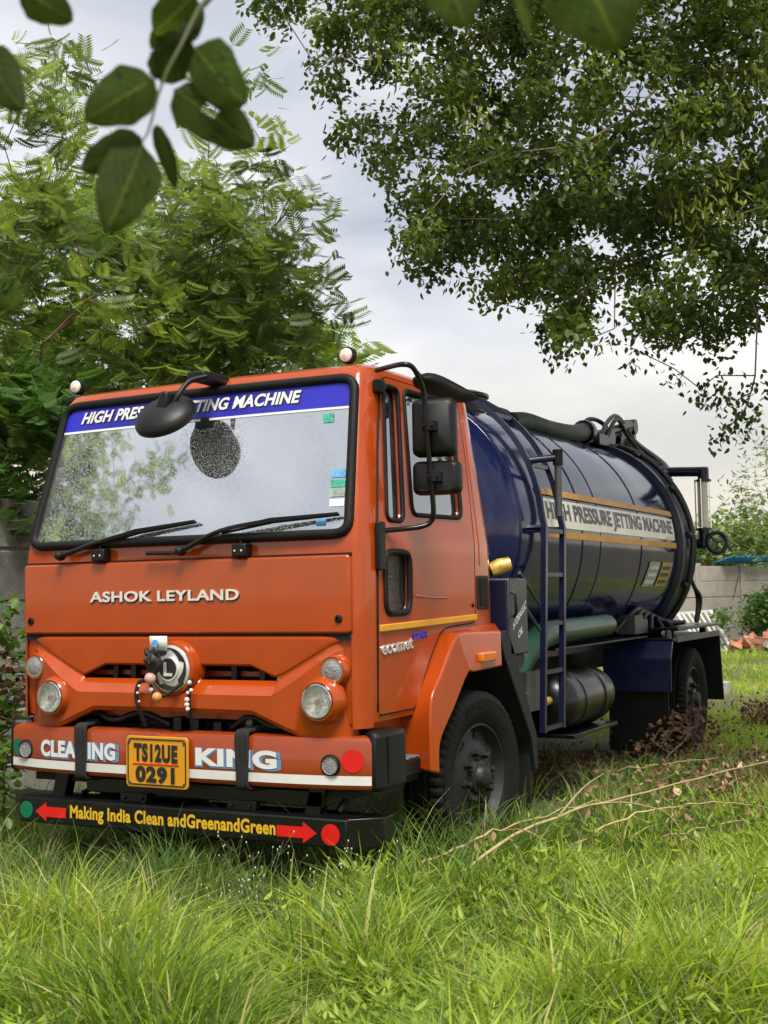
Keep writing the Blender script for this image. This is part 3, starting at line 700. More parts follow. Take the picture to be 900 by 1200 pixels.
arm = [onX(441, 434, 1.03), onX(456, 430, 1.13), onX(471, 427, 1.24), onX(483, 430, MX), onX(492, 446, MX), onX(497, 465, MX), onX(500, 505, MX), onX(505, 560, MX), onX(508, 598, MX), onX(505, 611, 1.26), onX(494, 617, 1.22), onX(470, 620, 1.14), onX(447, 622, 1.085)]
sm = tube('side_mirror_arm', arm, .0135, 'black_metal', truck, 8, n=5)
prism('arm_hinge', rrect(.155, .22, 1.62, 1.86, .01), 0, 1.085, 1.115, 'black_plastic', truck, .006)
prism('arm_hinge', rrect(.33, .40, 2.53, 2.60, .01), 0, .995, 1.035, 'black_plastic', truck, .006)
def mirror_head(px0, py0, px1, py1, dx, dy, tilt):
    c = Vector(onX((px0+px1)/2, (py0+py1)/2, MX+.0)); D = (c-Vector(CAM)).length
    hh = (py1-py0)/FPX*D/2; hw = (px1-px0)/FPX*D/2/.93
    P = rrect(-hw, hw, -hh, hh, .035, 4); V = []; F = []
    for s, d in ((.80, -.062), (.93, -.045), (1.0, -.015), (1.0, .022), (.95, .028)):
        V += [(x*s, d, z*s) for x, z in P]
    n = len(P)
    for i in range(4):
        for k in range(n): F.append((i*n+k, i*n+(k+1) % n, (i+1)*n+(k+1) % n, (i+1)*n+k))
    F.append(tuple(range(n))); F.append(tuple(4*n+k for k in range(n)))
    M = Matrix.Translation(c+Vector((0, .07, 0)))@Matrix.Rotation(math.radians(tilt), 4, 'Z')
    o = mk('side_mirror', [M@Vector(v) for v in V], F, 'black_plastic', truck, 45)
    g = [M@Vector((x*.93, .0285, z*.93)) for x, z in P]; mk('mirror_glass', g, [tuple(range(n))], 'chrome', o, None)
    for k in (0,):
        q_ = M@Vector((.02*dx, -.075, .0)); lathe('mirror_clamp', [(.03, -.028), (.040, -.024), (.040, .024), (.03, .028)], q_, (0, 0, 1), 'black_rubber', o, 12)
        for s in (-.022, .022): lathe('clamp_bolt', [(.008, 0), (.008, .01), (.003, .012)], M@Vector((.02*dx+s, -.112, 0)), (0, -1, 0), 'black_metal', o, 6)
    return o
mirror_head(478, 465, 527, 534, -.5, 0, 14)
mirror_head(479, 539, 533, 579, 0, 0, 14)
V = []; F = []; C0 = Vector(onX(492, 443, 1.22)); C1 = Vector(onX(542, 467, 1.22))
for i, t in enumerate(np.linspace(0, 1, 7)):
    c = C0.lerp(C1, t); r = .075*(.62+.5*math.sin(PI*min(1, t*.8+.15)))*(1 if t < .99 else .75)*(.25 if t < .01 else 1); wq = .085*(.35 if t < .01 else .9 if t < .2 else 1)
    for k in range(12):
        a = 2*PI*k/12; V.append((c.x+wq*math.cos(a), c.y+.02*math.cos(a), c.z+r*.62*math.sin(a)))
for i in range(6):
    for k in range(12): F.append((i*12+k, i*12+(k+1) % 12, (i+1)*12+(k+1) % 12, (i+1)*12+k))
F.append(tuple(range(12))); F.append(tuple(72+k for k in range(12)))
km = mk('kerb_mirror', V, F, 'black_plastic', truck, 50); tube('kerb_mirror_stem', [C0+Vector((0, .03, 0)), onX(489, 437, MX)], .012, 'black_metal', km, 8)
# roof marker lamps
for px, py in ((93, 463), (409, 427)):
    c = onY(px, py, .45); z0 = c[2]
    rl = box('roof_lamp', (c[0]-.065, .41, 2.665), (c[0]+.065, .49, z0-.012), 'black_plastic', truck, .008)
    lathe('lamp_body', [(.03, .03), (.044, .02), (.047, -.01), (.043, -.022)], (c[0], .44, z0+.045), (0, 1, 0), 'black_plastic', rl, 20)
    lathe('lamp_lens', [(.038, -.018), (.035, -.030), (.018, -.038), (.004, -.04)], (c[0], .44, z0+.045), (0, 1, 0), 'bead_white', rl, 20)

# ---------------- cab interior
box('dashboard', (-.98, .16, 1.30), (.98, .55, 1.74), 'dash', truck, .05)
for x in (-.52, .52):
    se = box('seat', (x-.26, .90, 1.25), (x+.26, 1.40, 1.42), 'seat_cloth', truck, .05)
    box('seat_back', (x-.25, 1.36, 1.40), (x+.25, 1.50, 2.12), 'seat_cloth', se, .06)
    box('head_rest', (x-.13, 1.38, 2.14), (x+.13, 1.48, 2.30), 'seat_cloth', se, .04)
box('rear_lining', (-.93, 1.53, 1.2), (.93, 1.56, 1.93), 'cream_liner', truck, .01)
box('roof_lining', (-.82, .55, 2.63), (.82, 1.45, 2.65), 'cream_liner', truck, .01)
swc = Vector((-.50, .62, 1.80)); swa = Vector((0, -.75, .9)).normalized(); a1 = Vector((1, 0, 0)); b1 = swa.cross(a1)
sw = tube('steering_wheel', [swc+(a1*math.cos(t)+b1*math.sin(t))*.22 for t in np.linspace(0, 2*PI, 28)[:-1]], .015, 'black_plastic', truck, 8, closed=True)
for t in (0, 2.1, 4.2): tube('spoke', [swc, swc+(a1*math.cos(t)+b1*math.sin(t))*.22], .011, 'black_plastic', sw, 6)
tube('steering_column', [swc, swc-swa*.5], .03, 'black_plastic', truck, 10)
sv = prism('sun_visor', rrect(-.80, -.10, 2.36, 2.50, .03), 1, .36, .375, 'cream_liner', truck, .005)
im = lathe('reflection_disc', [(.13, 0), (.128, -.02), (.09, -.032), (.01, -.036)], onY(243, 517, .20), (0, 1, 0), 'black_plastic', truck, 28)  # black disc standing in for the front mirror's dark reflection in the windscreen
tube('reflection_disc_stem', [onY(243, 500, .21), onY(241, 483, .24)], .01, 'black_plastic', im, 8)

# ---------------- wheels
def make_wheel(cx, cy, R, wd, sgn, steer=0, nuts=8, dual=False):
    M = Matrix.Translation((cx, cy, R))@Matrix.Rotation(math.radians(steer), 4, 'Z')
    def fix(o): o.data.transform(M); return o
    # local: axis x, outer face at +sgn
    ax = (sgn, 0, 0); hw = wd/2
    rim = fix(lathe('wheel', [(.235, -hw*.8), (.275, -hw*.8), (.262, -hw*.3), (.262, hw*.35), (.285, hw*.66), (.296, hw*.80), (.284, hw*.82), (.262, hw*.52), (.252, hw*.40), (.21, hw*.46), (.175, hw*.62), (.115, hw*.66), (.09, hw*.66)], (0, 0, 0), ax, 'rim_grey', truck, 40))
    V = []; F = []; seg = 162
    pr = [(.285, -hw*.78, 0), (.34, -hw*.98, 0), (.42, -hw*1.0, 0), (R-.025, -hw*.93, 1), (R-.004, -hw*.80, 2), (R, -hw*.5, 0), (R-.012, -hw*.36, 0), (R, -hw*.24, 0), (R, hw*.24, 0), (R-.012, hw*.36, 0), (R, hw*.5, 0), (R-.004, hw*.80, 2), (R-.025, hw*.93, 1), (R-.055, hw*.995, 0), (.43, hw*1.02, 0), (.405, hw*1.005, 0), (.36, hw*1.0, 0), (.35, hw*.965, 0), (.31, hw*.90, 0), (.288, hw*.75, 0)]
    for r, d, lug in pr:
        for k in range(seg):
            rr = r-(.024 if (lug and k % 3 == 0) else 0); t = 2*PI*k/seg
            V.append((sgn*d, rr*math.cos(t), rr*math.sin(t)))
    n = len(pr)
    for i in range(n-1):
        for k in range(seg): F.append((i*seg+k, i*seg+(k+1) % seg, (i+1)*seg+(k+1) % seg, (i+1)*seg+k))
    fix(mk('tyre', V, F, 'tyre', rim, 30))
    fix(lathe('hub', [(.10, hw*.60), (.092, hw*.86), (.07, hw*.92), (.062, hw*1.12), (.045, hw*1.22), (.01, hw*1.24)], (0, 0, 0), ax, 'rim_grey', rim, 24))
    for k in range(nuts):
        t = 2*PI*k/nuts+.2; p = (0, .135*math.cos(t), .135*math.sin(t))
        fix(lathe('wheel_nut', [(.027, hw*.60), (.027, hw*.70), (.020, hw*.72), (.020, hw*.96), (.012, hw*1.0)], p, ax, 'rim_grey', rim, 6, 20))
        t += PI/nuts
        fix(lathe('hand_hole', [(.030, hw*.30), (.030, hw*.50), (.024, hw*.515), (.021, hw*.49)], (0, .222*math.cos(t), .222*math.sin(t)), ax, 'near_black', rim, 14)) if k % 1 == 0 else None
    return rim
RW = .477; FY = 1.24
fw = make_wheel(1.055, FY, RW, .25, 1, -6)
make_wheel(-1.055, FY, RW, .25, -1, -6)
for s in (1, -1):
    make_wheel(.985*s, 6.48, RW, .24, s, nuts=8); make_wheel(.70*s, 6.48, RW, .24, s, nuts=8)
f0 = lambda a, b, d=0: Vector((0, 0, 0))
def arc_text(name, s, cy, cz, r0, r1, a0, a1, x):
    V, F = text_data(s, .03)
    P = []
    for u, v, d in V:
        a = a0+(a1-a0)*u; r = r0+(r1-r0)*v; P.append((x, cy+r*math.cos(a), cz+r*math.sin(a)))
    return mk(name, P, F, 'tyre', fw, None, fix=False)
t_ = arc_text('sidewall_lettering', 'JUMS', 0, 0, .375, .415, 2.05, 1.45, .129); t_.data.transform(Matrix.Translation((1.055, FY, RW))@Matrix.Rotation(math.radians(-6), 4, 'Z'))
tube('front_axle', [(-1.0, FY, RW), (1.0, FY, RW)], .06, 'near_black', truck, 10)
tube('rear_axle', [(-.9, 6.48, RW), (.9, 6.48, RW)], .08, 'near_black', truck, 10)
lathe('differential', [(.05, -.22), (.2, -.12), (.24, 0), (.2, .12), (.05, .22)], (0, 6.48, RW), (0, 1, 0), 'near_black', truck, 20)

# ---------------- chassis
for s in (1, -1):
    box('chassis_rail', (.34*s-.045, .15, .80), (.34*s+.045, 7.55, 1.02), 'black_metal', truck, .005)
    box('tank_subframe', (.42*s-.05, 1.9, 1.022), (.42*s+.05, 7.45, 1.10), 'navy_frame', truck, .005)
    for k in range(2): tube('leaf_spring', smooth_path([(.5*s, .6+5.3*k, .62), (.5*s, 1.16+5.3*k, .52), (.5*s, 1.75+5.3*k, .64)], 5), .035, 'near_black', truck, 4)
for y in (2.3, 3.6, 4.9, 5.9, 7.0): box('crossmember', (-.30, y, .84), (.30, y+.08, .98), 'black_metal', truck, .004)
for y in (2.6, 4.2, 5.2, 6.2): prism('tank_saddle', [(-.80, 1.30), (-.62, 1.102), (.62, 1.102), (.80, 1.30), (.74, 1.32), (.55, 1.13), (-.55, 1.13), (-.74, 1.32)], 1, y, y+.10, 'navy_frame', truck, 0)
box('side_beam', (.60, 2.75, 1.00), (.66, 5.4, 1.10), 'navy_frame', truck, .005)
box('side_beam_shelf', (.66, 3.1, 1.085), (.95, 5.45, 1.10), 'black_metal', truck, .003)
box('gearbox', (-.30, 1.6, .50), (.30, 2.5, .95), 'near_black', truck, .06)
box('engine', (-.36, .30, .58), (.36, 1.5, 1.15), 'near_black', truck, .05)
tube('drive_shaft', [(0, 2.5, .70), (0, 6.3, .52)], .05, 'near_black', truck, 10)
tube('exhaust_pipe', [(-.45, 1.6, .55), (-.6, 3.0, .55), (-.6, 4.6, .58)], .05, 'near_black', truck, 10)

# ---------------- tank
ZC, TR = 1.90, 1.0
tank = lathe('tank', [(.02, 1.96), (.35, 1.985), (.65, 2.05), (.86, 2.14), (.96, 2.24), (.997, 2.34), (TR, 2.36)]+[(TR+.0015*math.sin(k*1.7), 2.36+k*.195) for k in range(1, 21)]+[(TR, 6.40)], (0, 0, ZC), (0, 1, 0), 'navy', truck, 96, 40)
for y in (2.37, 3.62, 4.05, 5.18):
    lathe('weld_seam', [(TR-.005, y-.012), (TR+.0045, y-.007), (TR+.006, y), (TR+.0045, y+.007), (TR-.005, y+.012)], (0, 0, ZC), (0, 1, 0), 'navy', tank, 96, 60)
rr_ = lathe('rear_flange', [(.99, 6.40), (1.045, 6.42), (1.05, 6.47), (1.05, 6.60), (1.035, 6.62), (1.035, 6.66), (1.05, 6.68), (1.052, 6.80), (1.03, 6.83), (.90, 6.90), (.6, 7.0), (.02, 7.05)], (0, 0, ZC), (0, 1, 0), 'navy_frame', truck, 96)
for k in range(14):
    a = 2*PI*k/14+.1; c = Vector((1.06*math.cos(a), 6.64, ZC+1.06*math.sin(a)))
    lathe('flange_clamp', [(.022, -.09), (.03, -.08), (.03, .08), (.022, .09)], c, (0, 1, 0), 'black_metal', rr_, 8)
tube('flange_hose', [(1.075*math.cos(a), 6.64+.02*math.sin(9*a), ZC+1.075*math.sin(a)) for a in np.linspace(1.2, -1.0, 30)], .022, 'hose_black', rr_, 8)
tube('flange_hose', [(1.075*math.cos(a), 6.73, ZC+1.075*math.sin(a)) for a in np.linspace(1.25, -1.0, 30)], .018, 'hose_dark', rr_, 8)
def tmap(y0, y1, z0, z1, off): return lambda u, v, d=0: Vector(((TR+off)*math.cos(math.asin((z0+(z1-z0)*v-ZC)/TR)), y0+(y1-y0)*u, ZC+(TR+off)*((z0+(z1-z0)*v-ZC)/TR)))
for z0, z1 in ((2.166, 2.212), (1.872, 1.920)):
    gridmesh('yellow_band', lambda a, b: tmap(2.75, 6.30, z0, z1, .010)(a, b), 8, 2, 'yellow_paint', tank)
tp = gridmesh('name_panel', lambda a, b: tmap(2.78, 6.26, 1.943, 2.140, .009)(a, b), 8, 6, 'panel_cream', tank)
lettering('panel_lettering', 'HIGH PRESSURE JETTING MACHINE', tmap(2.86, 6.20, 1.962, 2.120, .012), 'panel_letter', tp, .032)
for y0, y1, mm_, cc in ((5.45, 5.80, 'sticker_pale', 'sticker_white'), (5.86, 6.22, 'sticker_yellow', 'panel_letter')):
    s_ = gridmesh('warning_sticker', lambda a, b: tmap(y0-.10*(1-b), y1-.10*(1-b), 1.53, 1.74, .008)(a, b), 4, 4, mm_, tank)
    for k in range(3): gridmesh('sticker_line', lambda a, b: tmap(y0+.04-.10*(1-(k*.3+.15)), y1-.05-.10*(1-(k*.3+.15)), 1.555+k*.06, 1.585+k*.06, .011)(a, b), 3, 1, cc, s_)
# top hatch, red lamp, hatch lid
lathe('top_hatch', [(.24, -.05), (.24, .06), (.27, .062), (.27, .085), (.20, .11), (.02, .12)], (.10, 3.35, ZC+TR), (0, 0, 1), 'black_metal', truck, 32)
lathe('hatch_cap', [(.10, -.02), (.10, .05), (.06, .07), (.01, .075)], (.30, 3.75, ZC+.96), (.3, 0, 1), 'black_metal', truck, 20)
box('beacon_lamp', (.10, 2.98, ZC+TR), (.20, 3.08, ZC+TR+.12), 'red_plastic', truck, .012)
# ladder
ya, yb = 2.50, 2.86
def rail(y):
    pts = [(1.125, y-.16, .60), (1.12, y-.08, 1.3), (1.115, y-.01, 1.93)]
    for a in np.linspace(6, 74, 12):
        t = math.radians(a); pts.append((1.075*math.cos(t)+.02, y+.002*a, ZC+1.075*math.sin(t)))
    return [Vector(p) for p in pts]
ra, rb = rail(ya), rail(yb)
lad = tube('ladder', ra, .026, 'navy_frame', truck, 4); tube('ladder_rail', rb, .026, 'navy_frame', lad, 4)
def lat(P, z=None, i=None):
    if i is not None: return P[i]
    for a, b in zip(P, P[1:]):
        if a.z <= z <= b.z: return a.lerp(b, (z-a.z)/(b.z-a.z))
for z in (.62, .98, 1.29, 1.61, 1.90): tube('rung', [lat(ra, z), lat(rb, z)], .019, 'navy_frame', lad, 4)
for i in (6, 10, 13): tube('rung', [ra[i], rb[i]], .019, 'navy_frame', lad, 4)
for z in (1.92,):
    for P in (ra, rb): tube('ladder_bracket', [lat(P, z), lat(P, z)+Vector((-.14, 0, 0))], .02, 'navy_frame', lad, 6)
tube('hand_post', [onX(655, 605, 1.15), onX(653.5, 529, 1.15)], .024, 'steel_grey', truck, 10)
tube('hand_post_grip', [onX(653.8, 545, 1.15), onX(653.4, 527, 1.15)], .034, 'black_rubber', truck, 10)
tube('hand_post_arm', [onX(653.6, 536, 1.15), onX(618, 540, .98)], .024, 'navy_frame', truck, 8)
for z in (1.45, 1.62): tube('box_stay', [(1.10, 2.06, z), (1.115, 2.36, z-.20)], .012, 'steel_grey', truck, 6)
# hydraulic oil box
hbx = box('oil_box', (.72, 1.755, 1.12), (1.15, 2.06, 1.585), 'box_grey', truck, .012)
box('oil_box_front', (.74, 1.742, 1.13), (1.135, 1.756, 1.575), 'navy_frame', hbx, .003)
prism('oil_box_foot', rquad([(1.76, 1.125), (2.05, 1.125), (2.04, 1.06), (1.97, 1.03), (1.82, 1.03), (1.77, 1.06)], .03), 0, .75, 1.13, 'black_plastic', hbx, .01)
tube('box_handle', [(1.155, 1.80, 1.50), (1.175, 1.80, 1.48), (1.175, 1.80, 1.37), (1.155, 1.80, 1.35)], .010, 'black_metal', hbx, 6)
lettering('box_lettering', 'HYDRAULIC', quadmap((1.1525, 1.80, 1.27), (1.1525, 2.02, 1.40), (1.1525, 1.80, 1.32), (1.1525, 2.02, 1.45), nrm=(1, 0, 0)), 'white_letter', hbx, .02)
lettering('box_lettering', 'OIL', quadmap((1.1525, 1.88, 1.215), (1.1525, 1.96, 1.255), (1.1525, 1.88, 1.26), (1.1525, 1.96, 1.30), nrm=(1, 0, 0)), 'white_letter', hbx, .02)
box('box_bracket', (.40, 1.80, 1.03), (.90, 2.0, 1.12), 'black_metal', truck, .004)
c = Vector(onX(586, 664, 1.0)); tube('brass_union', [c+Vector((-.05, -.02, -.02)), c, c+Vector((.06, .03, .02))], [.045, .052, .040], 'brass', truck, 8)
tube('union_pipe', [c+Vector((-.05, -.02, -.02)), c+Vector((-.25, -.05, -.3))], .02, 'black_metal', truck, 8)
# side pipe, air tank, guards
tube('suction_pipe', [(.84, 2.30, .78), (.88, 2.42, .92), (.92, 2.62, 1.10), (.93, 2.95, 1.20), (.92, 3.5, 1.215), (.90, 4.40, 1.225), (.86, 4.52, 1.225)], [.09, .09, .088, .088, .085, .085, .07], 'hose_green', truck, 16, n=6)
at_ = lathe('air_tank', [(.02, 3.06), (.10, 3.08), (.17, 3.12), (.205, 3.20), (.21, 3.25), (.21, 4.05), (.19, 4.14), (.10, 4.2), (.02, 4.21)], (.86, 0, .715), (0, 1, 0), 'black_metal', truck, 32)
for y in (3.42, 3.88): lathe('tank_strap', [(.211, y-.035), (.219, y-.03), (.219, y+.03), (.211, y+.035)], (.86, 0, .715), (0, 1, 0), 'black_metal', at_, 32)
box('tank_cradle', (.60, 3.15, .47), (1.06, 4.15, .50), 'black_metal', at_, .005)
lathe('valve', [(.03, 0), (.03, .05), (.015, .06)], (.90, 3.07, .74), (0, -1, 0), 'brass', at_, 10)
V, F = merge([boxd((.70, 2.40, .72), (1.0, 2.75, .98)), boxd((.78, 2.75, .78), (.92, 2.95, .93))]); mk('hydraulic_pump', V, F, 'steel_grey', truck)
box('battery_box', (.72, 2.12, .62), (1.02, 2.38, .86), 'box_grey', truck, .012)
V = [(.545, 5.48, .62), (1.14, 5.48, .62), (1.16, 5.42, .90), (.55, 5.42, .90), (.55, 5.50, 1.045), (1.16, 5.50, 1.045)]
for s in (1, -1):
    g = mk('rear_mudguard', [(x*s, y, z) for x, y, z in V], [(0, 1, 2, 3), (3, 2, 5, 4)], 'navy_guard', truck, None)
    md = g.modifiers.new('s', 'SOLIDIFY'); md.thickness = .02; bevel(g, .006)
    xa, xb = sorted((.55*s, 1.165*s))
    box('guard_top', (xa, 5.48, 1.047), (xb, 7.25, 1.075), 'black_metal', truck, .006)
    xa, xb = sorted((1.15*s, 1.172*s))
    box('guard_edge', (xa, 5.60, 1.035), (xb, 7.22, 1.088), 'steel_grey', truck, .004)
    xa, xb = sorted((.57*s, 1.10*s))
    box('rear_mud_flap', (xa, 5.50, .10), (xb, 5.525, .615), 'black_rubber', truck, .004)
    mk('guard_back', [(.55*s, 7.25, 1.05), (1.16*s, 7.25, 1.05), (1.16*s, 7.36, .40), (.55*s, 7.36, .40)], [(0, 1, 2, 3)], 'black_rubber', truck, None).modifiers.new('s', 'SOLIDIFY').thickness = .02
    lathe('guard_bolt', [(.03, 0), (.03, .05), (.02, .07)], (1.10*s, 5.56, 1.075), (0, 0, 1), 'steel_grey', truck, 8)
box('rear_shelf', (.35, 5.75, 1.13), (1.14, 7.35, 1.16), 'black_metal', truck, .006)
for y in (5.9, 7.1): box('shelf_leg', (1.0, y, 1.076), (1.06, y+.06, 1.13), 'black_metal', truck, .003)
for k in range(6):
    p = [Vector((.75+.05*k, 5.15+.2*k, 1.14)), Vector((.86, 5.4+.17*k, 1.32-.02*k)), Vector((.80, 5.9+.14*k, 1.30-.03*k)), Vector((.92, 6.25+.12*k, 1.18))]
    tube('hydraulic_hose', p, .022, 'hose_black', truck, 8, n=6)
V, F = merge([boxd((.62, 5.25, 1.12), (.90, 5.5, 1.28)), boxd((.70, 5.55, 1.12), (.88, 5.72, 1.24)), boxd((.66, 5.30, 1.28), (.72, 5.36, 1.36))]); mk('valve_block', V, F, 'steel_grey', truck)
for dx in (0, .05, .1): tube('drop_hose', [(.98+dx*.3, 6.9, 1.62-dx), (1.02+dx*.3, 7.0, 1.40), (1.0, 6.98+dx*.5, 1.17)], .018, 'hose_black', truck, 8, n=5)
# level gauge at the back
lg = tube('gauge_pipe', [(.45, 6.98, 2.665), (1.165, 6.98, 2.630)], .048, 'navy_frame', truck, 14)
lathe('gauge_elbow', [(.055, -.06), (.055, .04), (.075, .045), (.075, .065), (.06, .07)], (1.12, 6.98, 2.60), (0, 0, -1), 'navy_frame', lg, 18)
lathe('pipe_collar', [(.048, -.03), (.062, -.025), (.062, .025), (.048, .03)], (.70, 6.98, 2.653), (1, 0, -.05), 'navy_frame', lg, 16)
tube('gauge_mount', [(.78, 6.98, 2.64), (.72, 6.80, 2.60)], .04, 'navy_frame', lg, 10)
lathe('sight_glass', [(.050, 0), (.050, .44)], (1.108, 6.98, 2.095), (0, 0, 1), 'panel_cream', lg, 20)
for dx, dy in ((.07, 0), (-.07, 0), (0, -.07), (0, .07)): tube('tie_rod', [(1.108+dx, 6.98+dy, 2.06), (1.108+dx, 6.98+dy, 2.56)], .007, 'chrome', lg, 6)
lathe('gauge_foot', [(.085, 0), (.085, .02), (.055, .025), (.055, -.15), (.02, -.17)], (1.108, 6.98, 2.06), (0, 0, 1), 'navy_frame', lg, 18)
tube('lower_pipe', [(.86, 6.98, 1.94), (1.13, 6.98, 1.932)], .05, 'navy_frame', lg, 14)
hw_ = tube('hand_wheel', [(1.23+.095*math.cos(t)*.85, 6.98+.095*math.cos(t)*.5, 1.94+.095*math.sin(t)) for t in np.linspace(0, 2*PI, 25)[:-1]], .022, 'navy_frame', lg, 8, closed=True)
for t in (.3, 2.4, 4.5): tube('wheel_spoke', [(1.23, 6.98, 1.94), (1.23+.08*math.cos(t), 6.98+.045*math.cos(t), 1.94+.095*math.sin(t))], .012, 'steel_grey', lg, 6)
# boom gear on the tank top
bm_ = box('boom_base', (.0, 6.25, ZC+TR-.02), (.32, 6.75, ZC+TR+.10), 'black_metal', truck, .01)
tube('boom_arm', [(.20, 6.0, 2.93), (.20, 6.9, 3.02), (.20, 7.70, 3.20)], [.05, .055, .05], 'steel_grey', truck, 10)
tube('boom_cylinder', [(.24, 6.35, 2.98), (.24, 7.55, 3.22)], .045, 'black_metal', truck, 10)
tube('boom_post', [(.20, 7.70, 2.86), (.20, 7.74, 3.25)], .06, 'black_metal', truck, 4)
lathe('boom_joint', [(.08, -.06), (.08, .06)], (.20, 7.72, 3.22), (1, 0, 0), 'black_metal', truck, 16)
lathe('boom_joint', [(.09, -.10), (.09, .10)], (.20, 6.75, 3.0), (1, 0, 0), 'black_metal', truck, 16)
lathe('pulley', [(.10, -.03), (.10, -.02), (.07, -.01), (.07, .01), (.10, .02), (.10, .03)], (.26, 7.15, 2.98), (1, 0, 0), 'black_metal', truck, 20)
for k, P in enumerate([[(.3, 6.3, 2.9), (.28, 6.6, 3.12), (.24, 7.1, 3.26), (.26, 7.5, 3.1), (.34, 7.4, 2.86)], [(.3, 6.5, 2.95), (.3, 6.9, 3.20), (.3, 7.3, 3.05), (.5, 7.2, 2.83), (.85, 6.8, 2.55)], [(.1, 6.2, 2.95), (.16, 6.4, 3.15), (.2, 6.8, 3.14), (.22, 7.2, 2.95), (.40, 7.1, 2.85)]]):
    tube('boom_hose', P, .022, ('hose_brown', 'hose_black', 'hose_black')[k], truck, 8, n=7)
tube('boom_rail', [(.20, 7.72, 3.10), (.35, 7.45, 2.98), (.66, 7.15, 2.76), (.80, 6.95, 2.62)], .04, 'black_metal', truck, 8, n=5)
tube('boom_rail', [(.30, 6.60, 2.88), (.52, 6.75, 2.82), (.72, 6.80, 2.68)], .05, 'hose_dark', truck, 8, n=5)
tube('top_hose', [(.45, 3.62, 2.80), (.44, 4.0, 2.835), (.42, 4.6, 2.84), (.36, 5.3, 2.885), (.32, 5.75, 2.95)], [.07, .075, .075, .08, .085], 'hose_dark', truck, 14, n=6)
lathe('hose_coupling', [(.10, -.06), (.11, -.05), (.11, .05), (.10, .06)], (.32, 5.80, 2.955), (-.05, 1, .1), 'black_metal', truck, 18)

# ================================================================== things on the truck
gc = thing('cloth', 'crumpled green cloth lying on the dashboard behind the windscreen', 'cloth', (-.08, .22, 1.75))
def clothf(a, b): return (-.36+.5*a, .10+.2*b, 1.765+.05*math.sin(a*9+b*3)*math.sin(PI*a)+.05*math.sin(PI*a)*math.sin(PI*b))
gridmesh('cloth_sheet', clothf, 24, 10, 'green_cloth', gc, thick=.006)
# evil-eye charm and garland on the emblem
ch = thing('hanging_charm', 'black grimacing mask charm with beads hung over the round emblem', 'charm', (-.08, -.12, 1.02))
mcx = Vector(onY(180.5, 777, -.125)); KS = .74; V = []; F = []; nU, nV = 28, 18
for j in range(nV+1):
    for i in range(nU):
        th = 2*PI*i/nU; r = j/nV
        wx = .062*(1+.10*math.cos(2*th)); x = r*wx*math.cos(th); z = r*.080*math.sin(th)*(1.15 if math.sin(th) > 0 else 1)
        d = .045*math.sqrt(max(0, 1-r*r))
        for ex, ez, er, ed in ((-.026, .02, .017, .014), (.026, .02, .017, .014), (0, -.002, .016, .026), (0, -.035, .035, -.014), (-.02, .045, .02, .012), (.02, .045, .02, .012)):
            d += ed*math.exp(-((x-ex)**2+(z-ez)**2)/er**2)
        V.append((mcx.x+x*KS, mcx.y-d*KS, mcx.z+z*KS))
for j in range(nV):
    for i in range(nU): F.append((j*nU+i, j*nU+(i+1) % nU, (j+1)*nU+(i+1) % nU, (j+1)*nU+i))
mk('mask', V, F, 'charm_black', ch, 60)
for s in (-1, 1):
    tube('horn', [mcx+KS*Vector((.03*s, -.02, .06)), mcx+KS*Vector((.045*s, -.03, .08)), mcx+KS*Vector((.05*s, -.03, .092))], [.014, .011, .006], 'charm_black', ch, 8, n=3)
    lathe('eye', [(.012, 0), (.010, .006), (.003, .009)], mcx+KS*Vector((.026*s, -.062, .02)), (0, -1, 0), 'charm_black', ch, 10)
for k in range(7): tube('hair_spike', [mcx+KS*Vector((-.045+.015*k, -.02, .05)), mcx+KS*Vector((-.06+.02*k, -.03, .10+.012*math.sin(k*2)))], [.010, .003], 'charm_black', ch, 6)
cd_ = gridmesh('card', lambda a, b: Vector((-.105+.11*a+.012*b, -.085-.02*b, 1.225+.085*b)), 2, 2, 'paper', ch, thick=.002)
disc('card_print', -.06, -.101, 1.272, .020, 'sticker_blue', cd_)
def bead(p, r, mm_):
    lathe('bead', [(r*math.sin(t), -r*math.cos(t)) for t in np.linspace(.1, PI-.1, 8)], p, (0, 0, 1), mm_, ch, 14)
bead(onY(176, 795, -.14), .030, 'shell_pink'); bead(onY(184, 817, -.13), .026, 'bead_orange'); bead(onY(177, 808, -.13), .014, 'bead_white')
tube('string', [onY(172, 797, -.10), onY(163, 800, -.09), onY(159.5, 815, -.09), onY(163, 830, -.08), onY(170, 850, -.03)], .011, 'thread_black', ch, 8, n=6)
tube('string', [onY(176, 802, -.13), onY(183, 815, -.12), onY(196, 814, -.11), onY(210, 803, -.09), onY(226, 794, -.03)], .009, 'thread_black', ch, 8, n=6)
tube('string', [onY(224, 795, -.06), onY(222, 805, -.09), onY(221, 818, -.09), onY(222, 830, -.08), onY(226, 850, -.03)], .011, 'thread_black', ch, 8, n=6)
for p, r in (((222, 800), .012), ((220, 812), .009), ((224, 809), .010), ((219, 820), .013), ((219, 826), .013), ((220, 831), .011), ((163, 804), .008), ((161, 812), .007), ((163, 822), .006)):
    bead(onY(*p, -.105), r, 'bead_white')
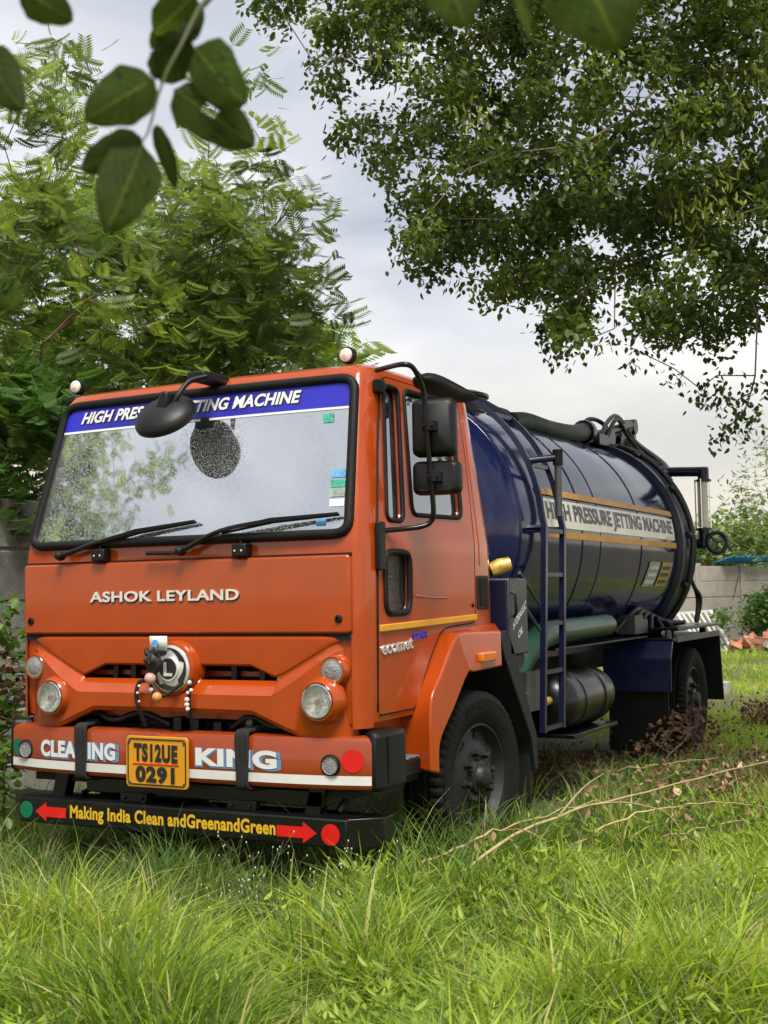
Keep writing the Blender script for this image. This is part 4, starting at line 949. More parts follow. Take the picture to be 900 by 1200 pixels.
for px, lb in ((98, 'black cord wound round the bumper over the word cleaning'), (287, 'black cord wound round the bumper over the word king')):
    x = float(onY(px, 875, -.06)[0]); rp = thing('cord_wrap', lb, 'cord', (x, byf(x), .56), 'cords wound round the bumper')
    for k in range(6):
        dx = (k-2.5)*.0125; y0 = byf(x); t = .004*(k % 2)
        P = [(x+dx, y0-.012-t, .70), (x+dx*1.1, y0-.014-t, .80), (x+dx, y0-.004, .838), (x+dx, y0+.05, .842), (x+dx, y0+.10, .836), (x+dx+.006, y0+.10, .57), (x+dx, y0+.03, .560), (x+dx, y0-.006, .566), (x+dx*.9, y0-.014-t, .60)]
        tube('cord_turn', P, .0085, 'thread_black', rp, 6, closed=True, n=4)

# ================================================================== VEGETATION HELPERS
def rotmats(yaw, pitch, roll):
    cy, sy, cp, sp, cr, sr = np.cos(yaw), np.sin(yaw), np.cos(pitch), np.sin(pitch), np.cos(roll), np.sin(roll)
    # local y = leaf axis, z = leaf normal
    R = np.empty((len(yaw), 3, 3))
    ax = np.stack([cy*cp, sy*cp, sp], -1); sd = np.stack([-sy, cy, np.zeros_like(sy)], -1); up = np.cross(sd, ax)*-1
    R[:, :, 1] = ax; R[:, :, 0] = sd*cr[:, None]+up*sr[:, None]; R[:, :, 2] = np.cross(R[:, :, 0], R[:, :, 1])
    return R
def scatter(name, T, Fq, pos, R, scale, tint, material, parent=None):
    n, k = len(pos), len(T)
    V = np.einsum('nij,kj->nki', R, T)*np.asarray(scale)[:, None, None]+np.asarray(pos)[:, None, :]
    F = (np.asarray(Fq)[None]+(np.arange(n)*k)[:, None, None]).reshape(-1, np.asarray(Fq).shape[1])
    return npmesh(name, V.reshape(-1, 3), F, material, parent, np.repeat(tint, k))
OVAL = np.array([(0, 0, 0), (-.30, .28, .07), (-.27, .62, .06), (0, 1.02, -.06), (.27, .62, .06), (.30, .28, .07)])
OVALF = [(0, 3, 2, 1), (0, 5, 4, 3)]
LANCE = np.array([(0, 0, 0), (-.11, .30, .04), (-.10, .62, .03), (0, 1.0, -.10), (.10, .62, .03), (.11, .30, .04)])
def feather(pairs=9, plen=.44, pw=.10):
    V = []; F = []
    for i in range(pairs):
        t = .16+.80*i/(pairs-1); z = -.28*t*t; l = plen*(1-.45*abs(t-.45))
        for s in (-1, 1):
            b = np.array([0, t, z]); d = np.array([s*.82, .52, -.18]); d /= np.linalg.norm(d); e = np.array([-s*.5, .85, 0.])
            k = len(V); V += [b, b+d*l*.45+e*pw*.5, b+d*l, b+d*l*.5-e*pw*.5]; F.append((k, k+1, k+2, k+3))
    k = len(V); V += [np.array(p) for p in ((-.008, 0, 0), (.008, 0, 0), (.006, 1, -.28), (-.006, 1, -.28))]; F.append((k, k+1, k+2, k+3))
    return np.array(V), F
FEA, FEAF = feather()
def inpoly(px, py, poly):
    c = np.zeros(len(px), bool); P = np.asarray(poly, float); j = len(P)-1
    for i in range(len(P)):
        xi, yi, xj, yj = *P[i], *P[j]
        c ^= ((yi > py) != (yj > py)) & (px < (xj-xi)*(py-yi)/(yj-yi+1e-9)+xi); j = i
    return c
def sample_poly(poly, n, rng):
    P = np.asarray(poly, float); lo, hi = P.min(0), P.max(0); out_ = np.zeros((0, 2))
    while len(out_) < n:
        q_ = lo+rng.random((n*2, 2))*(hi-lo); out_ = np.concatenate([out_, q_[inpoly(q_[:, 0], q_[:, 1], P)]])
    return out_[:n]
def unproj(pp, d):
    r = CF*FPX+CR*(pp[:, :1]-450)-CU*(pp[:, 1:]-600); return CAM+r/FPX*np.asarray(d)[:, None]
def limbs(name, base, pts, material, parent, r0=.004, pw_=.5, trunk_r=None, wob=.12, seed=1):
    """joins the twig ends back to the base like a tree: nearest node with a short way home"""
    rg = np.random.default_rng(seed); base = np.asarray(base, float); pts = np.asarray(pts)
    order = np.argsort(np.linalg.norm(pts-base, axis=1)); N_ = [base]; par = [-1]; dist = [0.0]
    for i in order:
        p = pts[i]; A = np.array(N_); d = np.linalg.norm(A-p, axis=1); j = int(np.argmin(d+.45*np.array(dist)))
        k = max(1, int(d[j]/.35)); prev = j
        for t in range(1, k+1):
            q_ = N_[j]*(1-t/k)+p*(t/k)
            if t < k: q_ = q_+rg.normal(0, wob*d[j]/k*.7, 3)+np.array([0, 0, .10*d[j]*math.sin(PI*t/k)])
            N_.append(q_); par.append(prev); dist.append(dist[prev]+np.linalg.norm(q_-N_[prev])); prev = len(N_)-1
    cnt = np.zeros(len(N_)); haschild = set(par)
    for i in range(len(N_)):
        if i not in haschild: cnt[i] = 1
    for i in range(len(N_)-1, 0, -1): cnt[par[i]] += cnt[i]
    R = r0*np.maximum(cnt, 1)**pw_; parts = []
    for i in range(1, len(N_)):
        j = par[i]; parts.append(tube_data([N_[j], N_[i]], [min(R[j], R[i]*1.35), R[i]], 5 if R[i] < .02 else 8, caps=False))
    V, F = merge(parts)
    mk(name, V, F, material, parent, 60, fix=False)
    return N_, par, R
def crown(name, ends, per, L, T, Fq, material, parent, spread, seed, tintmu=.45, tintsd=.2, pitch=(-.9, .5), droop=0., clump_tint=.18, ln=(.8, 1.2), tmax=1.):
    rg = np.random.default_rng(seed); n = len(ends); m_ = n*per
    c = np.repeat(np.asarray(ends), per, 0); off = np.clip(rg.normal(0, 1, (m_, 3)), -1.7, 1.7)*np.array([spread, spread, spread*.8]); off[:, 2] -= droop*rg.random(m_)
    R = rotmats(rg.random(m_)*2*PI, pitch[0]+(pitch[1]-pitch[0])*rg.random(m_), rg.normal(0, .5, m_))
    tint = np.clip(np.repeat(rg.normal(tintmu, clump_tint, n), per)+rg.normal(0, tintsd, m_), 0, tmax)
    return scatter(name, T, Fq, c+off, R, L*(ln[0]+(ln[1]-ln[0])*rg.random(m_)), tint, material, parent)

# ================================================================== WALLS
def wall(p0, heading, n, pitch, rows, h, label, material, pw_=.15, th=.06, zoff=0):
    d = Vector((math.sin(heading), math.cos(heading), 0)); nn = Vector((d.y, -d.x, 0)); p0 = Vector(p0)
    t = thing('concrete_wall', label, 'wall', p0)
    def slab(name, a, b, z0, z1, hw, bv=.008):
        A, B = p0+d*a, p0+d*b
        V = [(A+nn*s*hw)+Vector((0, 0, z)) for z in (z0, z1) for s in (-1, 1)]+[(B+nn*s*hw)+Vector((0, 0, z)) for z in (z0, z1) for s in (-1, 1)]
        o = mk(name, V, [(0, 1, 3, 2), (4, 6, 7, 5), (0, 4, 5, 1), (2, 3, 7, 6), (0, 2, 6, 4), (1, 5, 7, 3)], material, t, 40); bevel(o, bv); return o
    rh = h/rows
    for i in range(n):
        slab('post', i*pitch-pw_/2, i*pitch+pw_/2, -.1, h+.06, .075)
        if i < n-1:
            slab('joint_fill', i*pitch+pw_/2-.01, (i+1)*pitch-pw_/2+.01, -.1, h-.03, th/2-.016)
            for r in range(rows):
                j = random.uniform(-.006, .006)
                slab('panel', i*pitch+pw_/2-.02, (i+1)*pitch-pw_/2+.02, r*rh+.012+(-.1 if r == 0 else 0), (r+1)*rh-.012, th/2+j)
    return t
wall((-2.45, -1.2, 0), math.radians(-1.5), 8, 2.0, 6, 2.24, 'weathered grey precast concrete wall close beside the cab, under feathery trees', 'concrete_near')
P0 = onZ(819, 757, 0)
wall((P0[0]-.375*4, P0[1]-.927*4, 0), math.radians(22), 7, 2.0, 5, 2.08, 'pale precast concrete boundary wall behind the back of the tanker', 'concrete_far', .2)

# ================================================================== TREES ON THE LEFT
rg = np.random.default_rng(5)
def left_tree(name, label, base, polys, seed, material='leaf_feather', per=26, L=.20, spread=.17, bark='bark_red', group=None):
    t = thing(name, label, 'tree', base, group); ends = []
    for poly, n, d0, d1 in polys:
        r_ = np.random.default_rng(seed+len(ends)); pp = sample_poly(poly, n, r_); ends.append(unproj(pp, d0+(d1-d0)*r_.random(n)))
    E = np.concatenate(ends); limbs('trunk', base, E, bark, t, .0042, .44, seed=seed)
    crown('crown', E, per, L, FEA, FEAF, material, t, spread, seed, .42, .16, (-.85, .55), .05, .22, ln=(.55, 1.4))
    return t
left_tree('feathery_tree', 'tall feathery-leaved tree at the left edge behind the wall', (-4.9, 4.2, 0),
    [([(-90, 100), (-20, 70), (20, 70), (60, 40), (95, 60), (75, 90), (105, 120), (80, 160), (125, 150), (105, 185), (85, 240), (-90, 240)], 15, 9.5, 11.5),
     ([(-120, 235), (150, 225), (165, 420), (110, 640), (-120, 660)], 120, 9.3, 12.5)], 21, per=26, L=.17, spread=.15)
left_tree('feathery_tree', 'feathery-leaved tree rising behind the windscreen with red-brown stems', (-5.6, 6.6, 0),
    [([(255, 80), (285, 60), (305, 90), (335, 115), (320, 150), (350, 165), (388, 200), (372, 225), (350, 215), (345, 250), (380, 280), (372, 300), (398, 345), (402, 385), (385, 385), (395, 420), (340, 430), (230, 330), (200, 230), (265, 170)], 26, 11.0, 13.0),
     ([(130, 215), (200, 200), (260, 230), (340, 300), (375, 370), (380, 440), (330, 480), (140, 520)], 110, 11.0, 14)], 33, per=26, L=.185, spread=.17)
left_tree('leafy_tree', 'lighter green bushy tree filling in behind the feathery trees', (-7.2, 8.6, 0),
    [([(-120, 225), (30, 215), (90, 245), (150, 260), (260, 270), (350, 340), (390, 400), (390, 470), (100, 560), (-120, 620)], 150, 14, 17)], 47, 'leaf_bright', 20, .32, .30)
left_tree('dark_shrub', 'dark scrambling shrub hanging over the top of the near wall', (-3.6, 2.2, 0),
    [([(-120, 440), (60, 440), (110, 470), (60, 560), (40, 612), (-120, 612)], 60, 8.8, 10.2)], 58, 'leaf_bush', 26, .16, .13)
left_tree('feathery_tree', 'feathery tree standing left of the camera, mirrored in the windscreen', (-6.6, -4.9, 0), [], 0) if False else None
def mirror_tree():
    t = thing('leafy_tree', 'tree outside the picture mirrored in the left half of the windscreen', 'tree', (-8.2, -5.3, 0)); r_ = np.random.default_rng(77)
    E = np.array([-8.0, -5.3, 5.2])+r_.normal(0, 1, (190, 3))*np.array([.55, .8, 1.4]); E[:, 2] = np.maximum(E[:, 2], 1.2)
    limbs('trunk', (-8.2, -5.3, 0), E, 'bark', t, .006, .5, seed=3); crown('crown', E, 26, .22, FEA, FEAF, 'leaf_feather', t, .22, 78, .4)
mirror_tree()

# ================================================================== OVERHANGING CANOPY, RIGHT
cp = [(300, 12), (345, 22), (385, 30), (360, 75), (378, 100), (420, 92), (398, 140), (430, 158), (452, 195), (480, 245), (462, 285), (485, 318), (520, 345), (562, 322), (600, 350), (640, 392), (662, 405), (690, 375), (668, 355), (700, 330), (735, 362), (768, 392), (810, 408), (848, 398), (876, 368), (900, 345), (980, 350), (1150, 280), (1150, -260), (330, -260), (300, -40)]
ct = thing('canopy_tree', 'big small-leaved tree overhanging the picture from the upper right', 'tree', tuple(atd(1240, 820, 10.5)*np.array([1, 1, 0])))
r_ = np.random.default_rng(91)
NE = 1000
pp = sample_poly(cp, NE, r_); dd = 8.0+4.2*r_.random(NE)**.8
keep = np.ones(NE, bool)
for gx, gy_, gr in ((712, 335, 26), (735, 300, 14), (560, 330, 12), (480, 60, 12), (640, 300, 8), (700, 280, 9), (905, 290, 12), (590, 230, 7)):
    keep &= ((pp[:, 0]-gx)**2+(pp[:, 1]-gy_)**2) > gr*gr
keep &= r_.random(NE) < np.clip(.30+(pp[:, 0]-330)/330, .25, 1)
E = unproj(pp[keep], dd[keep])
ex = np.array([(318, 14), (335, 22), (372, 80), (405, 145), (460, 205), (470, 290), (545, 325), (650, 400), (665, 408), (720, 385), (745, 410), (790, 432), (820, 455), (845, 462), (862, 470), (872, 482), (860, 495), (850, 500), (885, 440), (880, 460), (840, 440)], float)
E2 = unproj(ex, np.full(len(ex), 9.2))
TT = atd(1260, 90, 10.5); limbs('branches', TT, np.concatenate([E, E2]), 'bark', ct, .0042, .44, seed=8, wob=.2)
tube('trunk', [ct.location, Vector(ct.location)*.5+Vector(TT)*.5+Vector((.15, .1, 0)), TT], [.26, .2, .15], 'bark', ct, 14, n=6)
crown('crown', E, 125, .058, OVAL, OVALF, 'leaf_canopy', ct, .095, 92, .42, .14, (-1.45, .1), .10, .22, tmax=.88)
crown('hanging_twig_leaves', E2, 28, .050, OVAL, OVALF, 'leaf_canopy', ct, .07, 93, .35, .12, (-1.5, -.4), .10, .08)
sp_ = unproj(np.array([(770, 175), (800, 240), (845, 235), (830, 215), (860, 175), (785, 165), (700, 60), (860, 100), (560, 120), (470, 60)], float), np.full(10, 8.3))
crown('seed_pods', sp_, 40, .085, LANCE, OVALF, 'leaf_canopy', ct, .10, 94, .93, .05, (-1.5, -.6), .1, .02)['kind'] = 'stuff'

# ================================================================== FOREGROUND BRANCH (close to the lens)
fb = thing('leafy_branch', 'out-of-focus leafy branch hanging close in front at the upper left', 'branch', tuple(atd(215, 45, 1.2)))
def big_leaf(base, tip, width, d0, d1, parent, tint, hole=None, curl=.18, name='leaf', roll=0.0):
    A, B = Vector(atd(*base, d0)), Vector(atd(*tip, d1)); ax = B-A; L = ax.length; ax.normalize()
    view = (A-Vector(CAM)).normalized(); sd = ax.cross(view).normalized(); sd = (Matrix.Rotation(roll, 3, ax)@sd); nr = sd.cross(ax)
    hw = width/2/FPX*(d0+d1)/2; V = []; F = []; nu, nv = 24, 20; T_ = []; rgl = random.Random(int(base[0]*7+tip[1])); sp0 = [(rgl.random()*1.6-.8, .1+.8*rgl.random(), .03+.05*rgl.random()) for _ in range(7)]; ph = rgl.random()*6
    for j in range(nv+1):
        t = j/nv; wd = hw*1.75*(t**.45*(1-t)**.62/.483) if 0 < t < 1 else .0004
        for i in range(nu+1):
            s = i/nu*2-1
            V.append(A+ax*(L*t)+sd*(s*wd*.62*(1+.05*math.sin(9*t+s*2+ph)+.03*math.sin(23*t+ph)*abs(s)))+nr*(curl*hw*(abs(s)**1.4)*.9-.3*hw*math.sin(PI*t)+.06*hw*math.sin(14*t)*abs(s)))
            spot = any((s-a)**2+((t-b)*1.8)**2 < r*r for a, b, r in sp0); T_.append(.02 if spot else tint*(.85+.3*math.sin(5*t+3*s+ph)*.5)+(.40 if abs(s) < .05 else .20*(1 if (abs(((t*7-abs(s)*1.8) % 1)-.5) > .43) else 0)))
    for j in range(nv):
        for i in range(nu):
            if hole and hole[0] < i/nu < hole[1] and hole[2] < j/nv < hole[3]: continue
            F.append((j*(nu+1)+i, j*(nu+1)+i+1, (j+1)*(nu+1)+i+1, (j+1)*(nu+1)+i))
    o = npmesh(name, [tuple(v) for v in V], F, 'leaf_near', parent, T_, True)
    return o
leafmat('leaf_near', [(0, (.012, .016, .004)), (.5, (.048, .080, .013)), (1, (.17, .21, .04))], .55, .65, spec=.12)
BL = [((182, 92), (101, 140), 58, 1.20, 1.16, .40, None), ((216, 42), (187, 97), 46, 1.20, 1.24, .12, None), ((228, 54), (284, 120), 58, 1.2, 1.15, .42, None), ((203, 104), (297, 170), 60, 1.2, 1.18, .28, (.42, .62, .36, .52)),
      ((168, 168), (127, 268), 66, 1.2, 1.15, .34, None), ((166, 160), (96, 200), 40, 1.22, 1.2, .2, None), ((183, 146), (207, 222), 20, 1.22, 1.24, .18, None), ((228, -6), (180, 40), 44, 1.2, 1.22, .45, None), ((212, 50), (238, 8), 20, 1.2, 1.22, .15, None), ((236, 12), (176, 58), 40, 1.24, 1.26, .22, None), ((196, 86), (176, 60), 30, 1.23, 1.25, .15, None)]
for b, t_, wd, d0, d1, ti, ho in BL: big_leaf(b, t_, wd, d0, d1, fb, ti, ho, roll=random.uniform(-.3, .3))
tube('stem', [atd(262, -30, 1.2), atd(246, -4, 1.2), atd(232, 14, 1.2), atd(214, 50, 1.2), atd(190, 98, 1.2), atd(175, 150, 1.2), atd(166, 168, 1.2)], [.0045, .0038, .0028, .002, .0015, .0012, .0008], 'twig_green', fb, 8, n=4)
fe = thing('leafy_branch', 'two dark leaves poking in at the top left corner of the picture', 'branch', tuple(atd(-20, 20, 1.2)))
big_leaf((-28, 50), (24, 128), 52, 1.2, 1.16, fe, .28); big_leaf((24, -14), (84, 24), 44, 1.2, 1.2, fe, .3)
tube('stem', [atd(-60, -40, 1.2), atd(-30, 20, 1.2), atd(-28, 52, 1.2)], .003, 'bark', fe, 8, n=3); tube('stem', [atd(-45, -20, 1.2), atd(24, -14, 1.2)], .002, 'bark', fe, 6)
ft = thing('leafy_branch', 'leaf tips dipping in from the top edge above the canopy', 'branch', tuple(atd(640, -60, 1.0)))
big_leaf((515, -50), (546, 30), 62, 1.0, .98, ft, .45); big_leaf((672, -62), (724, 54), 104, 1.0, .97, ft, .4); big_leaf((600, -30), (622, 48), 12, 1.0, 1.0, ft, .6)
tube('stem', [atd(480, -70, 1.0), atd(515, -50, 1.0), atd(600, -40, 1.0), atd(672, -62, 1.0), atd(760, -90, 1.0)], .003, 'bark', ft, 8, n=4)

# ================================================================== BACKGROUND RIGHT
def bush(name, label, cat, base, polys, material, L, per, spread, seed, T=OVAL, group=None, r0=.004):
    t = thing(name, label, cat, tuple(base), group); E = []
    for poly, n, d0, d1 in polys:
        q_ = np.random.default_rng(seed+n); E.append(unproj(sample_poly(poly, n, q_), d0+(d1-d0)*q_.random(n)))
    E = np.concatenate(E); limbs('trunk' if cat == 'tree' else 'stem', base, E, 'bark', t, r0, .45, seed=seed)
    crown('crown' if cat == 'tree' else 'foliage', E, per, L, T, OVALF, material, t, spread, seed, .5, .18, (-1.0, .6), .05, .18); return t
bush('leafy_tree', 'loose-leaved pale tree at the right edge beyond the far wall', 'tree', onZ(905, 752, 0), [([(850, 575), (868, 550), (880, 530), (892, 505), (930, 470), (1040, 470), (1040, 660), (870, 660), (845, 610)], 150, 30, 34)], 'leaf_far', .20, 16, .32, 61, LANCE)
bush('leafy_tree', 'rounded green tree top showing just above the far wall', 'tree', atd(850, 690, 39)*np.array([1, 1, 0]), [([(795, 640), (822, 622), (845, 612), (868, 600), (895, 615), (960, 610), (960, 680), (795, 680)], 170, 37, 42)], 'leaf_far', .24, 30, .34, 63)
bush('bush', 'green bush growing against the far wall at the right edge', 'bush', onZ(884, 752, 0), [([(874, 742), (878, 722), (886, 702), (895, 690), (930, 690), (960, 748)], 80, 31, 33)], 'leaf_bush', .14, 34, .17, 65)
bush('weed_clump', 'thin weed standing between the white gate and the far wall', 'plant', onZ(846, 757, 0), [([(836, 722), (850, 712), (856, 725), (850, 752), (842, 752)], 14, 29, 30)], 'leaf_bush', .12, 14, .10, 67)
bush('weed_clump', 'broad-leaved weed in front of the near wall at the left edge', 'plant', (-2.15, 1.0, 0), [([(-20, 700), (12, 690), (25, 720), (22, 800), (26, 870), (-20, 880)], 18, 7.6, 8.2)], 'leaf_bush', .085, 16, .10, 69)
bush('weed_clump', 'low weeds at the foot of the near wall by the bumper', 'plant', (-1.85, .6, 0), [([(-40, 860), (14, 850), (16, 900), (10, 940), (-40, 940)], 20, 7.2, 7.8)], 'leaf_bush', .07, 18, .10, 70)
# white gate leaning
gt = thing('metal_gate', 'white metal gate frame lying tilted against the far wall', 'gate', tuple(onZ(840, 763, 0)))
BRp, BLp = Vector(onZ(858, 764.5, 0)), Vector(onZ(826, 765, 0)); yb_ = BRp.y+.55
TRp = Vector(onY(832, 716, yb_)); TLp = Vector(onY(792, 719, yb_))
V0 = lambda a, b: (BLp*(1-a)+BRp*a)*(1-b)+(TLp*(1-a)+TRp*a)*b
for a in (0, 1): tube('stile', [V0(a, 0), V0(a, 1)], .055, 'gate_white', gt, 4)
for b in (.03, .42, 1): tube('cross_rail', [V0(0, b), V0(1, b)], .045, 'gate_white', gt, 4)
for k in range(5): tube('gate_bar', [V0((k+1)/6, .03), V0((k+1)/6, 1)], .03, 'gate_white', gt, 4)
# rubble
rp = thing('rubble_heap', 'heap of broken orange bricks in front of the far bush', 'rubble', tuple(onZ(884, 764, 0)))
for k in range(46):
    a = random.uniform(0, 1); px = 862+62*a; c = Vector(onZ(px, 764-4*random.random(), 0)); c.y += random.uniform(-.3, .5); hgt = .26*math.sin(PI*min(1, max(0, (px-856)/74)))*random.random()
    M = Matrix.Translation(c+Vector((0, 0, hgt+.03)))@Matrix.Rotation(random.uniform(0, PI), 4, Vector((random.random(), random.random(), 1)).normalized())
    s = (random.uniform(.10, .22), random.uniform(.07, .12), random.uniform(.05, .09))
    Vb, Fb = boxd((-s[0], -s[1], -s[2]), s); Vb = [M@(Vector(v)+Vector((random.uniform(-.03, .03),)*3)) for v in Vb]
    mk('brick', Vb, Fb, 'brick_orange' if k % 9 else 'block_grey', rp, None)
sk = Vector(onZ(893, 755, 0)); lathe('sack', [(.02, 0), (.22, .03), (.26, .16), (.18, .30), (.05, .36), (.02, .37)], sk+Vector((0, 0, .30)), (.2, 0, 1), 'gate_white', rp, 12)
bs = Vector(onZ(843, 812, 0)); tag(box('concrete_block', (bs.x-.20, bs.y-.1, -.02), (bs.x+.13, bs.y+.12, .16), 'block_grey', None, .01), 'grey concrete block lying in the short grass behind the tanker', 'block')
shp = P0+np.array([.375, .927, 0])*1.0; shq = shp+np.array([.375, .927, 0])*2.4
sh = thing('roof_sheet', 'bright blue sheet resting on top of the far wall', 'sheet', (float(shp[0]), float(shp[1]), 2.1))
gridmesh('sheet', lambda a, b: Vector((shp[0]+(shq[0]-shp[0])*a-.12+.5*b, shp[1]+(shq[1]-shp[1])*a, 2.16+.16*b+.018*math.sin(a*60))), 60, 3, 'blue_sheet', sh, thick=.01)
cbp = [Vector(onY(815, 655, 29)), Vector(onY(845, 658, 30)), Vector(onY(900, 661.5, 31)), Vector(onY(960, 665, 32))]
cb = tag(tube('cable', cbp, .02, 'hose_black', None, 6, n=4), 'thin dark cable strung just above the far wall', 'cable')
cl = tag(tube('cable', [Vector(onY(867, 664, 29.5)), Vector(onY(862, 690, 29.2)), Vector(onY(855, 716, 29))], .012, 'hose_black', None, 6, n=4), 'dark line slanting down the face of the far wall', 'cable')

# ================================================================== GRASS
def blades(name, pts, h, wd, bend, tint, material, seed, seg=4, yaw=None):
    rg = np.random.default_rng(seed); n = len(pts); yaw = rg.random(n)*2*PI if yaw is None else yaw; d = np.stack([np.cos(yaw), np.sin(yaw), np.zeros(n)], -1)
    sd = np.stack([-np.sin(yaw), np.cos(yaw), np.zeros(n)], -1); tw = rg.random(n)*PI; sd = sd*np.cos(tw)[:, None]+d*np.sin(tw)[:, None]
    t = np.linspace(0, 1, seg+1); lean = bend[:, None]*(t[None]**1.9); zz = t[None]*(1-.42*bend[:, None]*t[None]**1.5)
    C_ = pts[:, None, :]+d[:, None, :]*(lean*h[:, None])[:, :, None]+np.array([0, 0, 1.])[None, None]*(zz*h[:, None])[:, :, None]
    W = (wd[:, None]*np.array([.75, 1, .9, .6, .04])[None, :seg+1]/2)[:, :, None]*sd[:, None, :]
    V = np.stack([C_-W, C_+W], 2).reshape(-1, 3); k = 2*(seg+1)
    f = np.array([(2*i, 2*i+1, 2*i+3, 2*i+2) for i in range(seg)]); F = (f[None]+(np.arange(n)*k)[:, None, None]).reshape(-1, 4)
    o = npmesh(name, V, F, material, None, np.repeat(tint, k)); o['kind'] = 'stuff'; return o
def vnoise(x, y, s, seed=0):
    x = x*s+seed*3.7; y = y*s+seed*1.3
    return .5+.25*(np.sin(x*1.7+np.sin(y*1.3+seed))+np.sin(y*1.9+np.sin(x*1.1+2*seed)))
def ground_pts(n, y0, y1, x0=-260, x1=1160, seed=1, p=1.0):
    rg = np.random.default_rng(seed); px = x0+(x1-x0)*rg.random(n); py = y0+(y1-y0)*rg.random(n)**p
    r = CF*FPX+CR*(px-450)[:, None]-CU*(py-600)[:, None]; P = CAM+r*((0-CAM[2])/r[:, 2])[:, None]; P[:, 2] = gz(P[:, 0], P[:, 1])-.01; return P, px, py
def under(P, m=0.0): return (np.abs(P[:, 0]) < 1.0-m) & (P[:, 1] > .10+m) & (P[:, 1] < 7.2)
def tyres(P):
    o = np.zeros(len(P), bool)
    for y in (FY, 6.48): o |= (np.abs(np.abs(P[:, 0])-.95) < .28) & (np.abs(P[:, 1]-y) < .36)
    return o
def zone(P):  # 1 where the bright broad-bladed growth stands, 0 in the fine grass, coloured darker for shade
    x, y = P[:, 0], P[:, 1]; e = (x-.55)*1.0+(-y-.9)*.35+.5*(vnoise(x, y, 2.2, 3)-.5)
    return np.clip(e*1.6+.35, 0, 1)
# near field: tufts of blades that lean out from their own root
NB = 8
P, px, py = ground_pts(20000, 905, 1420, seed=2, p=.95); rg = np.random.default_rng(3)
k = ~(tyres(P) | (under(P) & (rg.random(len(P)) > .06))); P = P[k]; n = len(P); z = zone(P)
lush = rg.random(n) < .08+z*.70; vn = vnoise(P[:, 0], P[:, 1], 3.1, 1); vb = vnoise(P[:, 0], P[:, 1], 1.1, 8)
th = np.where(lush, .20+.20*rg.random(n), .22+.22*rg.random(n))*(.30+1.05*vn**1.3+.40*vb); near = np.clip((P[:, 1]+.9)/.9, 0, 1); th *= 1-.30*near
tt = np.clip(.15+.60*vnoise(P[:, 0], P[:, 1], 1.6, 2)+rg.normal(0, .22, n), 0, .93); tt = np.where(rg.random(n) < .05, 1.0, tt)
for m_, mm_, nm, lb, sd_ in ((~lush, 'grass_fine', 'fine_grass', 'fine dull green grass, coloured darker for shade, growing tall around the truck', 4), (lush, 'grass_lush', 'lush_grass', 'bright broad-bladed grass in the foreground', 5)):
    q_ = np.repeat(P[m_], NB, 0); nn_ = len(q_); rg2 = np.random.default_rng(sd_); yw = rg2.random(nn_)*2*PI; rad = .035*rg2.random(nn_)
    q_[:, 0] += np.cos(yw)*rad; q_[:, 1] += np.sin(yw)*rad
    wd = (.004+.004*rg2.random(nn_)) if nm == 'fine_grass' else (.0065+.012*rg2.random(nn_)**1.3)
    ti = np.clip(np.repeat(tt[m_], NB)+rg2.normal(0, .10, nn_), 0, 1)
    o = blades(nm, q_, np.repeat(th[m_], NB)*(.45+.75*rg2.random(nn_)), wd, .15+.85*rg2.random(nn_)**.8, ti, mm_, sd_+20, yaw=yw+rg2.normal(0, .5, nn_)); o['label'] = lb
# broad-leaved low weeds among the bright grass
P, px, py = ground_pts(1500, 960, 1420, seed=12); k = (zone(P) > .45) & ~under(P) & (vnoise(P[:, 0], P[:, 1], 2.6, 6) > .42); P = P[k]; n = len(P); rg = np.random.default_rng(13)
q_ = np.repeat(P, 5, 0); m_ = len(q_); q_[:, 2] += .05+.17*rg.random(m_); q_[:, :2] += rg.normal(0, .03, (m_, 2))
o = scatter('broadleaf_weeds', np.array(LANCE)*np.array([1.5, 1, 1]), OVALF, q_, rotmats(rg.random(m_)*2*PI, -.3+1.0*rg.random(m_), rg.normal(0, .4, m_)), .035+.04*rg.random(m_), np.clip(rg.normal(.38, .18, m_), 0, .9), 'grass_lush'); o['kind'] = 'stuff'; o['label'] = 'low broad-leaved weeds among the bright foreground grass'
# middle and far grass
P, px, py = ground_pts(90000, 762, 925, -200, 1150, seed=6, p=1.15); rg = np.random.default_rng(7)
keepm = ~(tyres(P) | (under(P) & (rg.random(len(P)) > .10))) & (P[:, 1] < 40) & (P[:, 0] > -6)
bare = vnoise(P[:, 0], P[:, 1], .55, 9); keepm &= (bare < .70) | (rg.random(len(P)) < .25); P = P[keepm]; n = len(P); dist = np.linalg.norm(P[:, :2]-CAM[:2], axis=1)
hgt = (.07+.13*rg.random(n))*(.6+.8*vnoise(P[:, 0], P[:, 1], 1.4, 4)); wd = .0035*np.clip(dist/6, 1, 5)*(.8+.6*rg.random(n))
o = blades('field_grass', P, hgt, wd, .3+.7*rg.random(n), np.clip(.35+.5*vnoise(P[:, 0], P[:, 1], .8, 5)+rg.normal(0, .15, n), 0, .97), 'grass_lush', 30); o['label'] = 'short grass of the yard beside and behind the truck'
